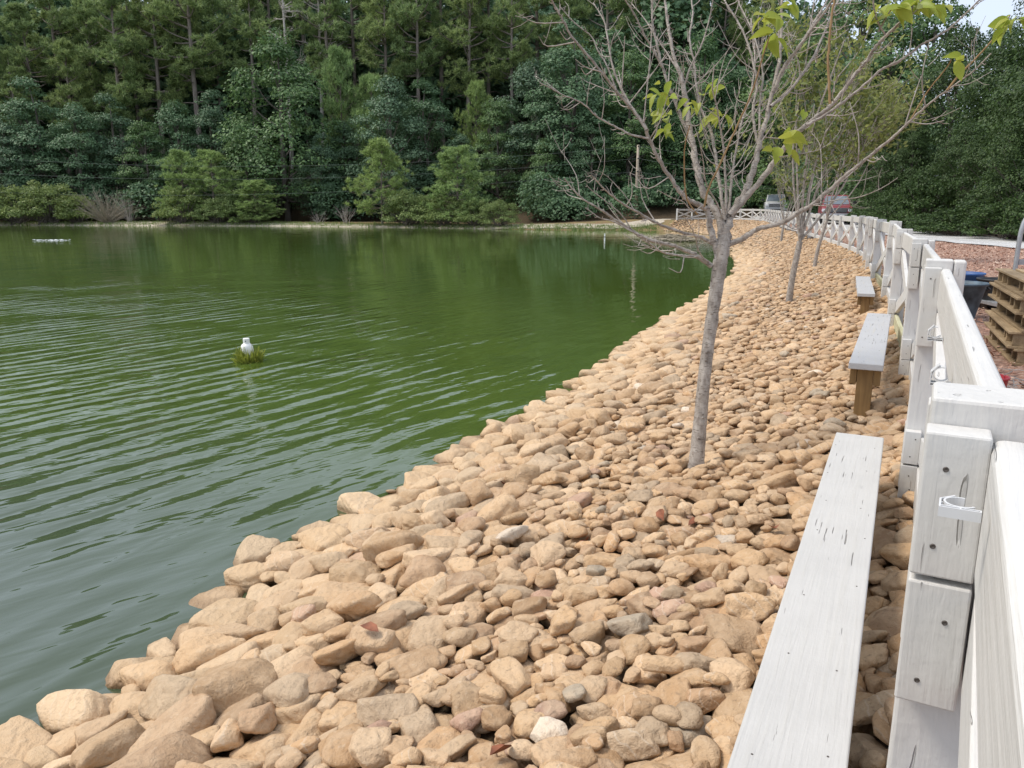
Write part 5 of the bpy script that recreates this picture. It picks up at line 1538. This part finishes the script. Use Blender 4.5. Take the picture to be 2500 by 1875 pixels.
M['mulch'] = tm.done(tm.ramp(tm.n('NewGeometry').outputs['Random Per Island'], [(0.0, (.28, .15, .11)), (.45, (.42, .25, .185)), (.75, (.52, .35, .26)), (1.0, (.62, .48, .38))]), .85, .2)
mc = stuff(link('mulch', mesh_np('mulch', V, F), M['mulch'])); tag(mc, 'loose reddish wood chips spread over the ground beyond the fence', 'mulch')

# pickups
def pickup(x, y, rz, paint, label):
    z = float(ground(np.array([[x, y]]))[0][0]) + .04
    t = thing('pickup_truck', label, 'pickup truck', (x, y, z), rz)
    def hull(secs, name, mat, bev=.05):
        "secs: (y, half width, z0, z1)"
        b = MB()
        vs = []; f = []
        for (yy, hw, z0, z1) in secs: vs += [(-hw, yy, z0), (hw, yy, z0), (hw * .96, yy, z1), (-hw * .96, yy, z1)]
        for i in range(len(secs) - 1):
            o_ = i * 4
            for j in range(4): f.append([o_ + j, o_ + (j + 1) % 4, o_ + 4 + (j + 1) % 4, o_ + 4 + j])
        f.append([0, 1, 2, 3]); f.append([len(vs) - 4 + q_ for q_ in (3, 2, 1, 0)])
        b.add(vs, f)
        return b.build(name, mat, t, False, bev, 3)
    hull([(-2.75, .93, .55, 1.05), (-2.6, .98, .5, 1.12), (-1.35, 1.0, .5, 1.22), (1.1, 1.0, .5, 1.24), (3.0, .99, .5, 1.22)], 'body', paint, .06)
    hull([(-2.70, .80, 1.06, 1.10), (-2.4, .86, 1.06, 1.18), (-1.3, .9, 1.1, 1.28)], 'hood', paint, .04)
    hull([(-1.35, .90, 1.22, 1.26), (-.55, .80, 1.22, 1.86), (.2, .78, 1.22, 1.93), (1.05, .80, 1.22, 1.88), (1.15, .84, 1.22, 1.3)], 'cab', paint, .05)
    b = MB(); b.add([(-.80, -1.31, 1.28), (.80, -1.31, 1.28), (.66, -.60, 1.82), (-.66, -.60, 1.82), (-.80, -1.29, 1.27), (.80, -1.29, 1.27), (.66, -.57, 1.81), (-.66, -.57, 1.81)],
                    [[0,1,2,3],[7,6,5,4],[0,4,5,1],[1,5,6,2],[2,6,7,3],[3,7,4,0]]); 
    for i_ in range(len(b.v)): b.v[i_] = (b.v[i_][0], b.v[i_][1] - .03, b.v[i_][2] + .02)
    b.build('windscreen', M['glass'], t)
    for s in (-1, 1):
        b = MB(); b.add([(s*.91, -.95, 1.30), (s*.90, .95, 1.30), (s*.815, .85, 1.76), (s*.815, -.45, 1.76)], [[0, 1, 2, 3]]); b.build('side_window', M['glass'], t)
    b = MB(); b.box((-.62, -2.80, .74), (.62, -2.745, 1.02)); gr_ = b.build('grille', M['black'], t, bevel=.03)
    for zz in (.80, .88, .96):
        b = MB(); b.box((-.60, -2.825, zz - .013), (.60, -2.802, zz + .013)); b.build('slat', M['chrome'], gr_)
    b = MB(); b.box((-.70, -2.83, 1.022), (.70, -2.75, 1.055)); b.build('grille_trim', M['chrome'], gr_)
    for s in (-1, 1):
        lo, hi = sorted((s * .66, s * .94)); b = MB(); b.box((lo, -2.79, .82), (hi, -2.70, 1.0)); b.build('headlight', M['lamp'], t, bevel=.03)
        b = MB(); b.box((min(s*1.04, s*1.27), -1.22, 1.30), (max(s*1.04, s*1.27), -1.10, 1.50)); b.box((min(s*.93, s*1.06), -1.17, 1.33), (max(s*.93, s*1.06), -1.13, 1.37)); b.build('mirror', M['black'], t, bevel=.02)
    b = MB(); b.box((-1.0, -2.95, .46), (1.0, -2.80, .70)); bm_ = b.build('bumper', M['chrome'], t, bevel=.05)
    b = MB(); b.box((-.5, -2.957, .50), (.5, -2.951, .60)); b.build('intake', M['black'], bm_)
    for s in (-1, 1):
        for yy in (-1.85, 2.05):
            b = MB(); b.lathe([(.16, -.13), (.36, -.125), (.40, -.09), (.40, .09), (.36, .125), (.16, .13)], 24, Matrix.Translation((s * .88, yy, .40)) @ Matrix.Rotation(math.pi / 2, 4, 'Y'))
            wh = b.build('wheel', M['tyre'], t, True)
            b = MB(); b.lathe([(.05, -.14), (.22, -.137), (.22, .137), (.05, .14)], 16, Matrix.Translation((s * .88, yy, .40)) @ Matrix.Rotation(math.pi / 2, 4, 'Y')); b.build('rim', M['chrome'], wh, True)
    return t
x_, y_ = place_px(2031, 55); pickup(x_, y_, R(-19), M['red'], 'red pickup truck parked facing the fence beyond its curve')
x_, y_ = place_px(1858, 62.0); pickup(x_ + 5.2, y_ + 13, R(-16), M['palecar'], 'pale grey vehicle half hidden by twigs left of the red pickup')
